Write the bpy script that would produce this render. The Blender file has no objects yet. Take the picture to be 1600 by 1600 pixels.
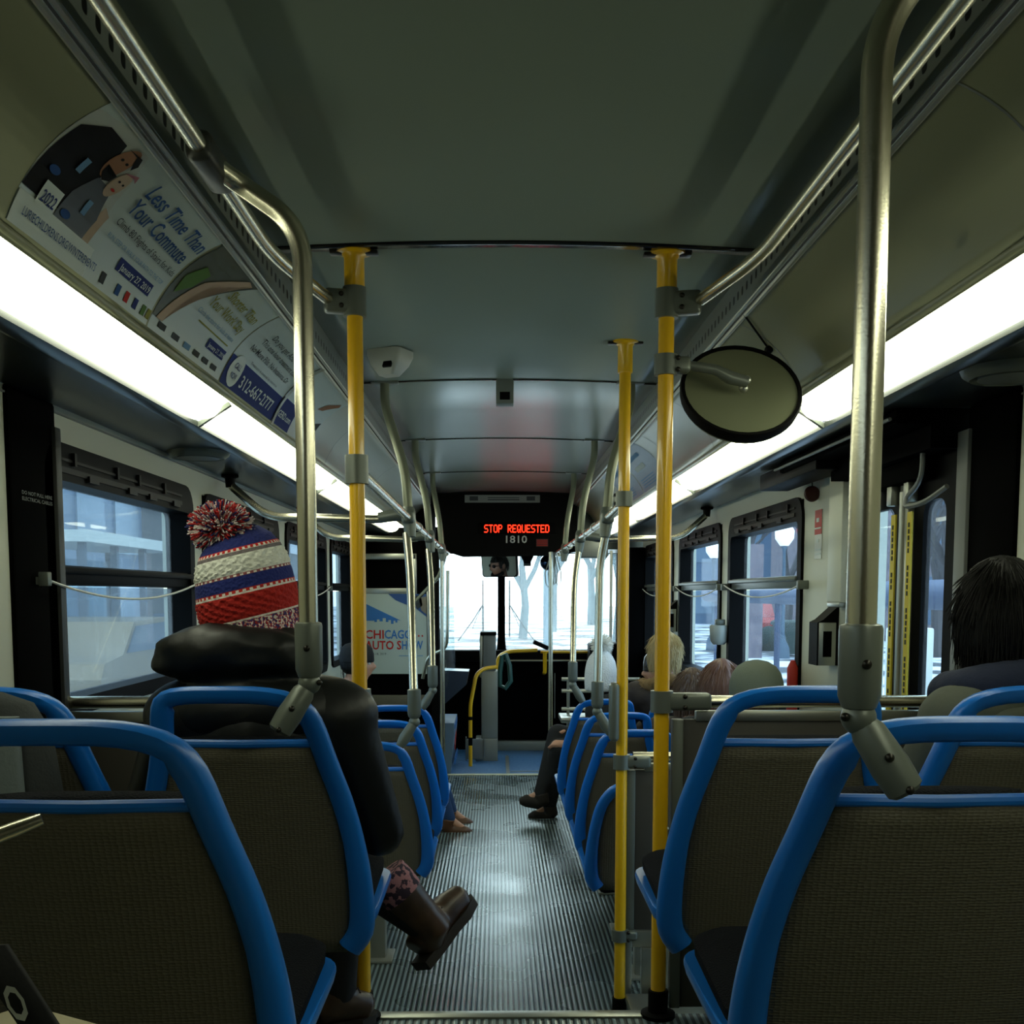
import bpy, bmesh, math, random
from mathutils import Vector, Matrix, noise
random.seed(7)
R = math.radians
SC = bpy.context.scene
COL = SC.collection

# ------------------------------------------------------------------ camera, world, exposure
cam = bpy.data.objects.new('camera', bpy.data.cameras.new('camera'))
COL.objects.link(cam)
cam.location = (-.043, 0, 1.43)
cam.rotation_euler = (R(90) - math.atan(152 / 1700), 0, -math.atan(23 / 1700))
cam.data.sensor_width = 36
cam.data.lens = 36 * 1700 / 1600
cam.data.shift_y = 280 / 1600
cam.data.clip_start = .05
cam.data.clip_end = 400
SC.camera = cam
SC.view_settings.view_transform = 'Standard'
SC.view_settings.look = 'None'
SC.view_settings.gamma = 1
SC.view_settings.use_curve_mapping = False
SC.view_settings.exposure = 0
WORLD_STRENGTH = 6.0
LENS_STRENGTH = 9.0
w = bpy.data.worlds.new('overcast_sky')
SC.world = w
w.use_nodes = True
bgn = w.node_tree.nodes['Background']
bgn.inputs[0].default_value = (.80, .97, .98, 1)
bgn.inputs[1].default_value = WORLD_STRENGTH
SC.cycles.max_bounces = 8
SC.cycles.diffuse_bounces = 4
SC.cycles.glossy_bounces = 3
SC.cycles.transparent_max_bounces = 12
SC.cycles.sample_clamp_indirect = 4
SC.cycles.caustics_reflective = False
SC.cycles.caustics_refractive = False

# ------------------------------------------------------------------ materials
def lin(c):
    return tuple((v / 255 / 12.92 if v / 255 <= .04045 else ((v / 255 + .055) / 1.055) ** 2.4) for v in c) + (1,)

def mat(name, c, rough=.5, metal=0, bump=None, spec=.5, emit=0, alpha=None, coat=0):
    m = bpy.data.materials.new(name)
    m.use_nodes = True
    nt = m.node_tree
    b = nt.nodes['Principled BSDF']
    b.inputs['Base Color'].default_value = lin(c)
    b.inputs['Roughness'].default_value = rough
    b.inputs['Metallic'].default_value = metal
    b.inputs['Specular IOR Level'].default_value = spec
    b.inputs['Coat Weight'].default_value = coat
    if emit:
        b.inputs['Emission Color'].default_value = lin(c)
        b.inputs['Emission Strength'].default_value = emit
    if bump:
        scale, st, kind = bump
        tc = nt.nodes.new('ShaderNodeTexCoord')
        if kind == 'noise':
            t = nt.nodes.new('ShaderNodeTexNoise'); t.inputs['Scale'].default_value = scale; t.inputs['Detail'].default_value = 3
            out = t.outputs['Fac']
        elif kind == 'voronoi':
            t = nt.nodes.new('ShaderNodeTexVoronoi'); t.inputs['Scale'].default_value = scale
            out = t.outputs['Distance']
        else:
            t = nt.nodes.new('ShaderNodeTexWave'); t.inputs['Scale'].default_value = scale
            t.bands_direction = kind; t.inputs['Distortion'].default_value = 2; t.inputs['Detail Scale'].default_value = 6
            out = t.outputs['Fac']
        nt.links.new(tc.outputs['Object'], t.inputs['Vector'])
        bp = nt.nodes.new('ShaderNodeBump')
        bp.inputs['Strength'].default_value = st
        bp.inputs['Distance'].default_value = .004
        nt.links.new(out, bp.inputs['Height'])
        nt.links.new(bp.outputs[0], b.inputs['Normal'])
    return m

def noisy(m, c2, scale, lo=.4, hi=.6, detail=4):
    """second colour through a noise mask: wear, dirt, speckle"""
    nt = m.node_tree
    b = nt.nodes['Principled BSDF']
    c1 = tuple(b.inputs['Base Color'].default_value)
    tc = nt.nodes.new('ShaderNodeTexCoord')
    t = nt.nodes.new('ShaderNodeTexNoise'); t.inputs['Scale'].default_value = scale; t.inputs['Detail'].default_value = detail
    nt.links.new(tc.outputs['Object'], t.inputs['Vector'])
    cr = nt.nodes.new('ShaderNodeValToRGB')
    cr.color_ramp.elements[0].position = lo; cr.color_ramp.elements[0].color = c1
    cr.color_ramp.elements[1].position = hi; cr.color_ramp.elements[1].color = lin(c2)
    nt.links.new(t.outputs['Fac'], cr.inputs[0])
    nt.links.new(cr.outputs[0], b.inputs['Base Color'])
    return m

M = {}
M['ceiling'] = mat('ceiling_laminate', (138, 150, 140), .26, bump=(6, .05, 'noise'))
M['cove'] = mat('cove_laminate', (140, 142, 116), .33)
M['wall'] = mat('wall_laminate', (205, 207, 188), .45, bump=(900, .1, 'noise'))
M['soffit'] = mat('soffit_metal', (66, 72, 71), .28, .6)
M['black'] = mat('black_plastic', (5, 5, 5), .55, spec=.08)
M['matblack'] = mat('matt_black', (3, 3, 3), .85, spec=.03)
M['rubber'] = mat('black_rubber', (5, 5, 5), .7, spec=.1)
M['steel'] = mat('brushed_steel', (205, 200, 178), .27, 1, bump=(300, .05, 'noise'))
M['darksteel'] = mat('grey_painted_tube', (120, 124, 104), .35, .35)
M['bracket'] = mat('grey_cast_bracket', (104, 110, 102), .38, .3)
M['alu'] = mat('aluminium', (170, 172, 162), .35, .9)
M['yellow'] = noisy(mat('yellow_enamel', (234, 182, 20), .28, coat=.3), (230, 177, 17), 5)
M['blue'] = mat('blue_seat_plastic', (18, 112, 208), .34, bump=(700, .06, 'noise'))
M['seatback'] = mat('seat_back_shell', (98, 93, 78), .5, spec=.35)
M['cushion'] = mat('seat_fabric', (10, 13, 20), .95, spec=.15, bump=(260, .6, 'voronoi'))
M['panel'] = mat('modesty_panel', (62, 60, 54), .5, bump=(500, .1, 'noise'))
M['cream'] = mat('cream_canvas', (190, 180, 150), .8)
M['white'] = mat('white_plastic', (216, 218, 210), .4)
M['grey'] = mat('grey_plastic', (110, 114, 110), .45)
M['fare'] = mat('farebox_grey', (136, 138, 128), .4, .3)
M['screw'] = mat('dark_screw', (50, 48, 44), .35, .8)
M['red'] = mat('red_label', (176, 38, 26), .5)
M['paper'] = mat('poster_paper', (172, 184, 176), .38)
M['inkblue'] = mat('poster_blue_ink', (38, 76, 130), .7, spec=.15)
M['inknavy'] = mat('poster_navy_ink', (34, 50, 112), .7, spec=.15)
M['inklight'] = mat('poster_light_blue_ink', (104, 142, 176), .7, spec=.15)
M['inkdark'] = mat('poster_dark_ink', (58, 62, 64), .7, spec=.15)
M['inkolive'] = mat('poster_olive_ink', (140, 138, 66), .7, spec=.15)
M['inkblack'] = mat('poster_black', (8, 8, 9), .7, spec=.15)
M['inkskin'] = mat('poster_skin', (150, 108, 80), .7, spec=.15)
M['inkpale'] = mat('poster_pale_skin', (182, 160, 138), .7, spec=.15)
M['inkgreen'] = mat('poster_green', (88, 122, 62), .7, spec=.15)
M['inkred'] = mat('poster_red_ink', (176, 44, 40), .7, spec=.15)
M['inkwhite'] = mat('poster_white', (214, 222, 218), .7, spec=.15)
M['slate'] = mat('poster_slate', (104, 120, 140), .4)
M['led'] = mat('led_red', (255, 40, 18), .5, emit=5)
M['lens'] = mat('lamp_lens', (238, 243, 212), .4, emit=LENS_STRENGTH)
M['skin'] = mat('skin', (190, 140, 112), .5)
M['skindark'] = mat('dark_skin', (120, 82, 62), .5)
M['puffer'] = mat('black_puffer_fabric', (15, 17, 17), .45, spec=.35, bump=(22, .5, 'noise'))
M['greycoat'] = mat('grey_green_coat', (84, 88, 78), .9, bump=(30, .4, 'noise'))
M['navycloth'] = mat('navy_cloth', (26, 34, 58), .9, bump=(60, .4, 'noise'))
M['browncoat'] = mat('dark_brown_coat', (40, 32, 30), .7, bump=(30, .4, 'noise'))
M['blackcloth'] = mat('black_cloth', (16, 17, 19), .85, bump=(40, .4, 'noise'))
M['jeans'] = mat('blue_jeans', (34, 66, 110), .85)
M['blackhair'] = mat('black_hair', (9, 8, 7), .55, spec=.2)
M['brownhair'] = mat('brown_hair', (84, 62, 44), .5)
M['auburn'] = mat('auburn_hair', (112, 78, 62), .45)
M['blonde'] = mat('blonde_hair', (190, 170, 122), .5)
M['fur'] = mat('fur_trim', (122, 98, 62), .9)
M['beanie'] = mat('grey_green_beanie', (112, 120, 106), .95, bump=(160, .5, 'noise'))
M['whiteknit'] = mat('white_knit', (226, 230, 232), .95, bump=(110, 1, 'voronoi'))
M['whitefur'] = mat('white_fur', (244, 244, 238), .95)
M['boot'] = noisy(mat('brown_boot_leather', (48, 34, 24), .38), (70, 50, 34), 14)
M['sole'] = mat('dark_boot_sole', (34, 28, 22), .8)
M['shoe'] = mat('tan_shoe_leather', (92, 60, 38), .4)
M['sock'] = noisy(mat('patterned_sock', (160, 112, 120), .9), (46, 34, 52), 60, .48, .52)
M['packgrey'] = mat('grey_pack_fabric', (112, 122, 124), .9, bump=(120, .4, 'noise'))
M['packdark'] = mat('dark_pack_fabric', (48, 52, 53), .9, bump=(120, .4, 'noise'))
M['brick'] = noisy(mat('brown_brick', (124, 112, 116), .9), (100, 92, 100), 3)
M['concrete'] = noisy(mat('pale_concrete', (112, 116, 120), .9), (98, 104, 110), .6)
M['bluebuilding'] = mat('blue_glass_building', (84, 110, 136), .3, .1)
M['palebuilding'] = mat('pale_building', (120, 126, 130), .9)
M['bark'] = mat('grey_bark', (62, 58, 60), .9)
M['palebark'] = mat('washed_out_bark', (70, 92, 100), .9)  # paler, bluer bark: overexposure haze put into the colour
M['globe'] = mat('white_globe', (250, 250, 245), .3, emit=1.2)
M['binplastic'] = mat('green_bin_plastic', (30, 52, 46), .6)
M['irongrey'] = mat('blue_grey_iron', (62, 84, 102), .6)
M['vinyl'] = None

# snow-streaked ground outside
M['snow'] = noisy(mat('snowy_ground', (214, 218, 222), .9), (70, 74, 80), .5, .46, .56)
# ribbed floor
def ribbed():
    m = mat('ribbed_floor', (108, 122, 126), .3, .35)
    nt = m.node_tree; b = nt.nodes['Principled BSDF']
    tc = nt.nodes.new('ShaderNodeTexCoord'); sx = nt.nodes.new('ShaderNodeSeparateXYZ')
    nt.links.new(tc.outputs['Object'], sx.inputs[0])
    def math_(op, a, bv=None):
        n = nt.nodes.new('ShaderNodeMath'); n.operation = op
        if hasattr(a, 'links'): nt.links.new(a, n.inputs[0])
        else: n.inputs[0].default_value = a
        if bv is not None:
            if hasattr(bv, 'links'): nt.links.new(bv, n.inputs[1])
            else: n.inputs[1].default_value = bv
        return n.outputs[0]
    s = math_('SINE', math_('MULTIPLY', sx.outputs[0], 2 * math.pi / .0195))
    rib = math_('GREATER_THAN', s, .05)
    t = nt.nodes.new('ShaderNodeTexNoise'); t.inputs['Scale'].default_value = 3; t.inputs['Detail'].default_value = 2
    nt.links.new(tc.outputs['Object'], t.inputs['Vector'])
    mx = nt.nodes.new('ShaderNodeMix'); mx.data_type = 'RGBA'
    mx.inputs['A'].default_value = lin((58, 68, 70)); mx.inputs['B'].default_value = lin((136, 154, 156))
    nt.links.new(rib, mx.inputs['Factor'])
    cr = nt.nodes.new('ShaderNodeValToRGB')
    cr.color_ramp.elements[0].position = .3; cr.color_ramp.elements[0].color = (.86, .86, .86, 1)
    cr.color_ramp.elements[1].position = .7; cr.color_ramp.elements[1].color = (1.05, 1.05, 1.05, 1)
    nt.links.new(t.outputs['Fac'], cr.inputs[0])
    mu = nt.nodes.new('ShaderNodeMix'); mu.data_type = 'RGBA'; mu.blend_type = 'MULTIPLY'; mu.inputs['Factor'].default_value = 1
    nt.links.new(mx.outputs['Result'], mu.inputs['A']); nt.links.new(cr.outputs[0], mu.inputs['B'])
    nt.links.new(mu.outputs['Result'], b.inputs['Base Color'])
    bp = nt.nodes.new('ShaderNodeBump'); bp.inputs['Strength'].default_value = .3; bp.inputs['Distance'].default_value = .002
    nt.links.new(s, bp.inputs['Height']); nt.links.new(bp.outputs[0], b.inputs['Normal'])
    rr = math_('ADD', math_('MULTIPLY', t.outputs['Fac'], .34), .10)
    nt.links.new(rr, b.inputs['Roughness'])
    return m
M['ribbed'] = ribbed()
M['bluefloor'] = noisy(mat('blue_speckled_floor', (62, 104, 150), .4), (80, 122, 160), 40)
# perforated vent strip: rows of oblong dark holes
def vent():
    m = mat('perforated_strip', (126, 132, 126), .4, .2)
    nt = m.node_tree; b = nt.nodes['Principled BSDF']
    tc = nt.nodes.new('ShaderNodeTexCoord'); sx = nt.nodes.new('ShaderNodeSeparateXYZ')
    nt.links.new(tc.outputs['Object'], sx.inputs[0])
    def mth(op, a, v):
        n = nt.nodes.new('ShaderNodeMath'); n.operation = op
        for i, q in enumerate((a, v)):
            if hasattr(q, 'links'): nt.links.new(q, n.inputs[i])
            else: n.inputs[i].default_value = q
        return n.outputs[0]
    fy = mth('ABSOLUTE', mth('SUBTRACT', mth('FRACT', mth('DIVIDE', sx.outputs[1], .05), 0), .5), 0)
    ny = mth('DIVIDE', fy, .21)
    nz = mth('DIVIDE', mth('ABSOLUTE', mth('SUBTRACT', sx.outputs[2], 2.208), 0), .011)
    d = mth('ADD', mth('POWER', ny, 3), mth('POWER', nz, 3))
    hole = mth('LESS_THAN', d, 1)
    mx = nt.nodes.new('ShaderNodeMix'); mx.data_type = 'RGBA'
    mx.inputs['A'].default_value = lin((126, 132, 126)); mx.inputs['B'].default_value = lin((3, 3, 3))
    nt.links.new(hole, mx.inputs['Factor']); nt.links.new(mx.outputs['Result'], b.inputs['Base Color'])
    return m
M['vent'] = vent()
# woven seat shell texture
def shelltex(m):
    nt = m.node_tree; b = nt.nodes['Principled BSDF']
    tc = nt.nodes.new('ShaderNodeTexCoord')
    mp = nt.nodes.new('ShaderNodeMapping'); mp.inputs['Scale'].default_value = (120, 1, 230)
    nt.links.new(tc.outputs['Object'], mp.inputs[0])
    v = nt.nodes.new('ShaderNodeTexVoronoi'); v.inputs['Scale'].default_value = 1; v.inputs['Randomness'].default_value = .3
    nt.links.new(mp.outputs[0], v.inputs['Vector'])
    bp = nt.nodes.new('ShaderNodeBump'); bp.inputs['Strength'].default_value = .55; bp.inputs['Distance'].default_value = .004
    nt.links.new(v.outputs['Distance'], bp.inputs['Height']); nt.links.new(bp.outputs[0], b.inputs['Normal'])
shelltex(M['seatback'])

def glass(name, tint, gloss=.06, veil=0, veilcol=(.8, .85, .9)):
    """thin tinted window glass; veil = a translucent film, on window panes imitating overexposure haze"""
    m = bpy.data.materials.new(name); m.use_nodes = True
    nt = m.node_tree; nt.nodes.clear()
    o = nt.nodes.new('ShaderNodeOutputMaterial')
    t = nt.nodes.new('ShaderNodeBsdfTransparent'); t.inputs[0].default_value = tint + (1,)
    g = nt.nodes.new('ShaderNodeBsdfGlossy'); g.inputs['Roughness'].default_value = .02
    mx = nt.nodes.new('ShaderNodeMixShader'); mx.inputs[0].default_value = gloss
    nt.links.new(t.outputs[0], mx.inputs[1]); nt.links.new(g.outputs[0], mx.inputs[2])
    last = mx
    if veil:
        tr = nt.nodes.new('ShaderNodeBsdfTranslucent'); tr.inputs[0].default_value = veilcol + (1,)
        n = nt.nodes.new('ShaderNodeTexNoise'); n.inputs['Scale'].default_value = 3
        mr = nt.nodes.new('ShaderNodeMapRange'); mr.inputs['To Min'].default_value = veil * .5; mr.inputs['To Max'].default_value = veil * 1.5
        nt.links.new(n.outputs['Fac'], mr.inputs['Value'])
        m2 = nt.nodes.new('ShaderNodeMixShader')
        nt.links.new(mr.outputs[0], m2.inputs[0])
        nt.links.new(mx.outputs[0], m2.inputs[1]); nt.links.new(tr.outputs[0], m2.inputs[2]); last = m2
    nt.links.new(last.outputs[0], o.inputs[0])
    return m
M['sideglass'] = glass('tinted_side_glass', (.42, .49, .56), .07, .05)
M['rightglass'] = glass('clear_side_glass', (.60, .68, .78), .04, .012)
M['windshield'] = glass('glare_veiled_windshield', (.95, .98, 1), .03, .09)  # whitish film imitates the glare of an overexposed view
M['vinyl'] = glass('clear_vinyl', (.7, .84, .88), .1, .22)
M['mirror'] = mat('mirror_silver', (220, 225, 225), .02, 1)
M['darkmirror'] = mat('dark_convex_glass', (40, 60, 86), .05, .9)

# ------------------------------------------------------------------ mesh building
def fillet(pts, rad, n=6):
    """round the corners of a polyline"""
    pts = [Vector(p) for p in pts]
    out = [pts[0]]
    for i in range(1, len(pts) - 1):
        a, b, c = pts[i - 1], pts[i], pts[i + 1]
        u, v = (a - b), (c - b)
        r = min(rad, u.length * .48, v.length * .48)
        p, q = b + u.normalized() * r, b + v.normalized() * r
        for k in range(n + 1):
            t = k / n
            out.append(p * (1 - t) ** 2 + b * 2 * t * (1 - t) + q * t * t)
    out.append(pts[-1])
    return out

class MB:
    def __init__(s): s.bm = bmesh.new()
    def _xf(s, vs, m):
        for v in vs: v.co = m @ v.co
    def box(s, c, d, rot=None, bev=0, seg=2):
        g = bmesh.ops.create_cube(s.bm, size=1)['verts']
        for v in g: v.co = Vector((v.co.x * d[0], v.co.y * d[1], v.co.z * d[2]))
        if bev:
            es = list({e for v in g for e in v.link_edges})
            r = bmesh.ops.bevel(s.bm, geom=es, offset=min(bev, min(d) * .49), segments=seg, affect='EDGES', profile=.5)
            g = list({v for f in r['faces'] for v in f.verts} | {v for v in g if v.is_valid})
        m = Matrix.Translation(Vector(c)) @ (Matrix.Rotation(rot[0], 4, 'X') if False else (rot.to_4x4() if rot is not None else Matrix()))
        s._xf(g, m)
        return s
    def b2(s, lo, hi, bev=0):
        lo, hi = Vector(lo), Vector(hi)
        return s.box((lo + hi) / 2, hi - lo, None, bev)
    def ring_loft(s, rings, closed=True, cap=True):
        vr = [[s.bm.verts.new(p) for p in r] for r in rings]
        n = len(rings[0])
        for a, b in zip(vr, vr[1:]):
            for i in range(n if closed else n - 1):
                j = (i + 1) % n
                s.bm.faces.new((a[i], a[j], b[j], b[i]))
        if cap and closed:
            s.bm.faces.new(list(reversed(vr[0]))); s.bm.faces.new(vr[-1])
        return s
    def tube(s, pts, r, n=12, cap=True, closed=False):
        pts = [Vector(p) for p in pts]
        rs = r if isinstance(r, (list, tuple)) else [r] * len(pts)
        rings = []
        up = None
        N = len(pts)
        for i, p in enumerate(pts):
            if closed: t = pts[(i + 1) % N] - pts[i - 1]
            else: t = pts[min(i + 1, N - 1)] - pts[max(i - 1, 0)]
            t.normalize()
            if up is None:
                up = Vector((0, 0, 1)) if abs(t.z) < .9 else Vector((0, 1, 0))
            a = t.cross(up).normalized(); up = a.cross(t).normalized()
            rings.append([p + (a * math.cos(2 * math.pi * k / n) + up * math.sin(2 * math.pi * k / n)) * rs[i] for k in range(n)])
        if closed: rings.append(rings[0])
        return s.ring_loft(rings, True, cap and not closed)
    def cyl(s, a, b, r, r2=None, n=16): return s.tube([a, b], [r, r if r2 is None else r2], n)
    def ball(s, c, r, u=16, v=10, rot=None):
        if not isinstance(r, (tuple, list)): r = (r, r, r)
        g = bmesh.ops.create_uvsphere(s.bm, u_segments=u, v_segments=v, radius=1)['verts']
        for q in g: q.co = Vector((q.co.x * r[0], q.co.y * r[1], q.co.z * r[2]))
        m = Matrix.Translation(Vector(c)) @ (rot.to_4x4() if rot is not None else Matrix())
        s._xf(g, m)
        return s
    def lathe(s, c, prof, n=24, axis='Z', cap=True):
        c = Vector(c)
        rings = []
        for r, h in prof:
            ring = []
            for k in range(n):
                a = 2 * math.pi * k / n
                x, y = r * math.cos(a), r * math.sin(a)
                ring.append(c + (Vector((x, y, h)) if axis == 'Z' else Vector((h, x, y)) if axis == 'X' else Vector((x, h, -y))))
            rings.append(ring)
        return s.ring_loft(rings, True, cap)
    def poly(s, pts, off):
        """prism: polygon points extruded by the vector off"""
        off = Vector(off); a = [Vector(p) for p in pts]
        return s.ring_loft([a, [p + off for p in a]])
    def sheet(s, rows):
        v = [[s.bm.verts.new(p) for p in r] for r in rows]
        for a, b in zip(v, v[1:]):
            for i in range(len(a) - 1): s.bm.faces.new((a[i], a[i + 1], b[i + 1], b[i]))
        return s
    def build(s, name, m, parent=None, smooth=35, at=None, solid=0, sub=0):
        bmesh.ops.recalc_face_normals(s.bm, faces=s.bm.faces)
        me = bpy.data.meshes.new(name)
        if at is not None:
            for v in s.bm.verts: v.co -= Vector(at)
        s.bm.to_mesh(me); s.bm.free()
        return link(name, me, m, parent, smooth, at, solid, sub)

def link(name, me, m, parent=None, smooth=35, at=None, solid=0, sub=0):
    o = bpy.data.objects.new(name, me); COL.objects.link(o)
    if at is not None: o.location = at
    if m is not None: me.materials.append(m)
    if smooth:
        for p in me.polygons: p.use_smooth = True
        me.set_sharp_from_angle(angle=R(smooth))
    if parent is not None: o.parent = parent
    if solid:
        md = o.modifiers.new('thickness', 'SOLIDIFY'); md.thickness = solid; md.offset = 0
    if sub:
        md = o.modifiers.new('subdivision', 'SUBSURF'); md.levels = sub; md.render_levels = sub
    return o

def tag(o, label=None, cat=None, group=None, kind=None):
    if label: o['label'] = label
    if cat: o['category'] = cat
    if group: o['group'] = group
    if kind: o['kind'] = kind
    return o

def empty(name, loc=(0, 0, 0), rz=0, label=None, cat=None, group=None, kind=None):
    o = bpy.data.objects.new(name, None); COL.objects.link(o)
    o.location = loc; o.rotation_euler = (0, 0, rz); o.empty_display_size = .1
    return tag(o, label, cat, group, kind)

def copy_tree(o, parent=None):
    c = o.copy(); COL.objects.link(c)
    if parent is not None: c.parent = parent
    for ch in list(o.children): copy_tree(ch, c)
    return c

def struct(o): return tag(o, kind='structure')

def frozen(o):
    """apply an object's modifiers and give back its mesh"""
    dg = bpy.context.evaluated_depsgraph_get()
    me = bpy.data.meshes.new_from_object(o.evaluated_get(dg))
    bpy.data.objects.remove(o, do_unlink=True)
    return me

def text_mesh(body, size=1, width=1, bold=0, res=2):
    c = bpy.data.curves.new('lettering', 'FONT'); c.body = body; c.size = size; c.resolution_u = res
    c.space_character = 1; c.offset = bold * size; c.align_x = 'LEFT'
    o = bpy.data.objects.new('lettering', c); COL.objects.link(o)
    dg = bpy.context.evaluated_depsgraph_get(); dg.update()
    me = bpy.data.meshes.new_from_object(o.evaluated_get(dg))
    bpy.data.objects.remove(o, do_unlink=True)
    xs = [v.co.x for v in me.vertices] or [0, 1]
    x0, x1 = min(xs), max(xs)
    for v in me.vertices: v.co.x = (v.co.x - x0) * width
    me['w'] = (x1 - x0) * width
    return me

def slice_v(b, top, step=.0065):
    v = -.03
    while v < top:
        bmesh.ops.bisect_plane(b, geom=b.verts[:] + b.edges[:] + b.faces[:], plane_co=(0, v, 0), plane_no=(0, 1, 0)); v += step

def lettering(body, fn, m, parent, size, width=None, name='lettering', bold=0, scale_x=1, sub=True):
    """text laid on a surface: fn(u, v) -> point. width = total length wanted"""
    me = text_mesh(body, size, 1, bold)
    k = scale_x if width is None else width / max(me['w'], 1e-6)
    if sub:
        b = bmesh.new(); b.from_mesh(me)
        slice_v(b, .12)
        b.to_mesh(me); b.free()
    for v in me.vertices: v.co = Vector(fn(v.co.x * k, v.co.y))
    del me['w']
    return link(name, me, m, parent, 0)

# ------------------------------------------------------------------ the bus shell
ZC, ZW, XW = 2.26, 1.90, 1.15          # ceiling, top of side wall, wall plane
PZ, LZ = .33, -.05                     # rear platform, low floor
Y0, Y1 = -1.2, 10.45
YS = [-.6, 1.03, 2.71, 4.38, 6.0, 7.6, 9.08]    # ceiling seams

def arc_pts(x0, z0, x1, z1, sag, n=8):
    out = []
    dx, dz = x1 - x0, z1 - z0; L = math.hypot(dx, dz)
    nx, nz = -dz / L, dx / L
    for k in range(n + 1):
        t = k / n; h = sag * 4 * t * (1 - t)
        out.append((x0 + dx * t + nx * h, z0 + dz * t + nz * h))
    return out
COVE = arc_pts(.787, 1.988, .612, 2.165, -.028, 12)     # bottom -> top, right side
def cove(side, y, s, lift=0.0):
    """point on the left (-1) or right (1) cove: s 0 bottom .. 1 top, lift towards the aisle"""
    f = max(0, min(.99999, s)) * 12; i = int(f); t = f - i
    x = COVE[i][0] * (1 - t) + COVE[i + 1][0] * t; z = COVE[i][1] * (1 - t) + COVE[i + 1][1] * t
    return Vector((side * (x - lift * .7), y, z - lift * .7))

# floors
mb = MB(); mb.b2((-1.25, 2.77, LZ - .1), (1.25, 8.85, LZ)); struct(mb.build('floor', M['ribbed'], smooth=0))
mb = MB(); mb.b2((-1.25, Y0, LZ - .1), (1.25, 2.77, PZ)); struct(mb.build('floor_platform', M['ribbed'], smooth=0))
mb = MB(); mb.b2((-1.25, 8.85, LZ - .1), (1.25, 10.46, LZ)); struct(mb.build('floor_front', M['bluefloor'], smooth=0))
mb = MB(); mb.b2((-.62, 8.82, LZ), (.8, 8.88, LZ + .004)); struct(mb.build('trim_1', mat('cream_floor_line', (206, 204, 170), .5), smooth=0))
mb = MB(); mb.b2((.03, 8.9, LZ), (.06, 9.9, LZ + .004)); mb.b2((.07, 9.0, LZ), (.95, 9.02, LZ + .004))
struct(mb.build('trim_2', M['alu'], smooth=0))
mb = MB(); mb.b2((-.4, 2.74, PZ - .03), (.4, 2.785, PZ + .006), .004); struct(mb.build('trim_3', M['alu']))

# ceiling with slight crown
mb = MB()
rows = []
for y in [Y0, Y1]:
    rows.append([(x, y, ZC + .018 * (1 - (x / .59) ** 2)) for x in [-.59 + 1.18 * k / 12 for k in range(13)]])
mb.sheet(rows); struct(mb.build('ceiling', M['ceiling'], solid=.01, smooth=60))
for i, y in enumerate(YS):
    mb = MB(); wd = .022 if i == 2 else .009
    mb.sheet([[(x, yy, ZC + .018 * (1 - (x / .59) ** 2) - .0065) for x in [-.585 + 1.17 * k / 12 for k in range(13)]] for yy in (y - wd, y + wd)])
    struct(mb.build('trim_%d' % (10 + i), mat('glossy_seam_strip', (10, 12, 12), .12, spec=.6), solid=.004, smooth=60))
sides = {-1: 'left', 1: 'right'}
for sd, nm in sides.items():
    mb = MB(); mb.sheet([[(sd * .59, y, 2.268), (sd * .592, y, 2.17)] for y in (Y0, 9.1)])
    struct(mb.build('ceiling_perforated_strip_' + nm, M['vent'], solid=.004, smooth=0))
    mb = MB()
    mb.tube([(sd * .598, Y0, 2.172), (sd * .598, 9.1, 2.172)], .007, 8); mb.tube([(sd * .612, Y0, 2.162), (sd * .612, 9.1, 2.162)], .006, 8)
    mb.tube([(sd * .588, Y0, 2.262), (sd * .588, 9.1, 2.262)], .005, 8)
    struct(mb.build('trim_2%d' % (sd + 2), M['alu']))
    mb = MB(); mb.sheet([[cove(sd, y, k / 12) for k in range(13)] for y in (Y0, 9.2)])
    struct(mb.build('ceiling_cove_' + nm, M['cove'], solid=.006, smooth=60))
    # rails along the lens and the soffit
    mb = MB()
    mb.sheet([[(sd * .787, y, 1.99), (sd * .800, y, 1.973)] for y in (Y0, 9.2)])
    struct(mb.build('trim_3%d' % (sd + 2), M['cove'], solid=.006))
    mb = MB()
    prof = [(.888, 1.917), (.89, 1.902), (.915, 1.893), (.93, 1.896), (.93, 1.91), (.905, 1.925)]
    mb.ring_loft([[(sd * a, y, b) for a, b in prof] for y in (Y0, 9.2)])
    struct(mb.build('trim_4%d' % (sd + 2), M['soffit']))
    mb = MB()
    mb.sheet([[(sd * .925, y, 1.906), (sd * 1.17, y, 1.903)] for y in (Y0, 9.2)])
    struct(mb.build('ceiling_soffit_' + nm, M['soffit'], solid=.006, smooth=0))
    # the box above the soffit so daylight does not leak
    mb = MB(); mb.b2((sd * 1.35, Y0, 2.3) if sd < 0 else (.5, Y0, 2.3), (-.5, 10.5, 2.34) if sd < 0 else (1.35, 10.5, 2.34))
    struct(mb.build('ceiling_roof_' + nm, M['matblack'], smooth=0))

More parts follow.
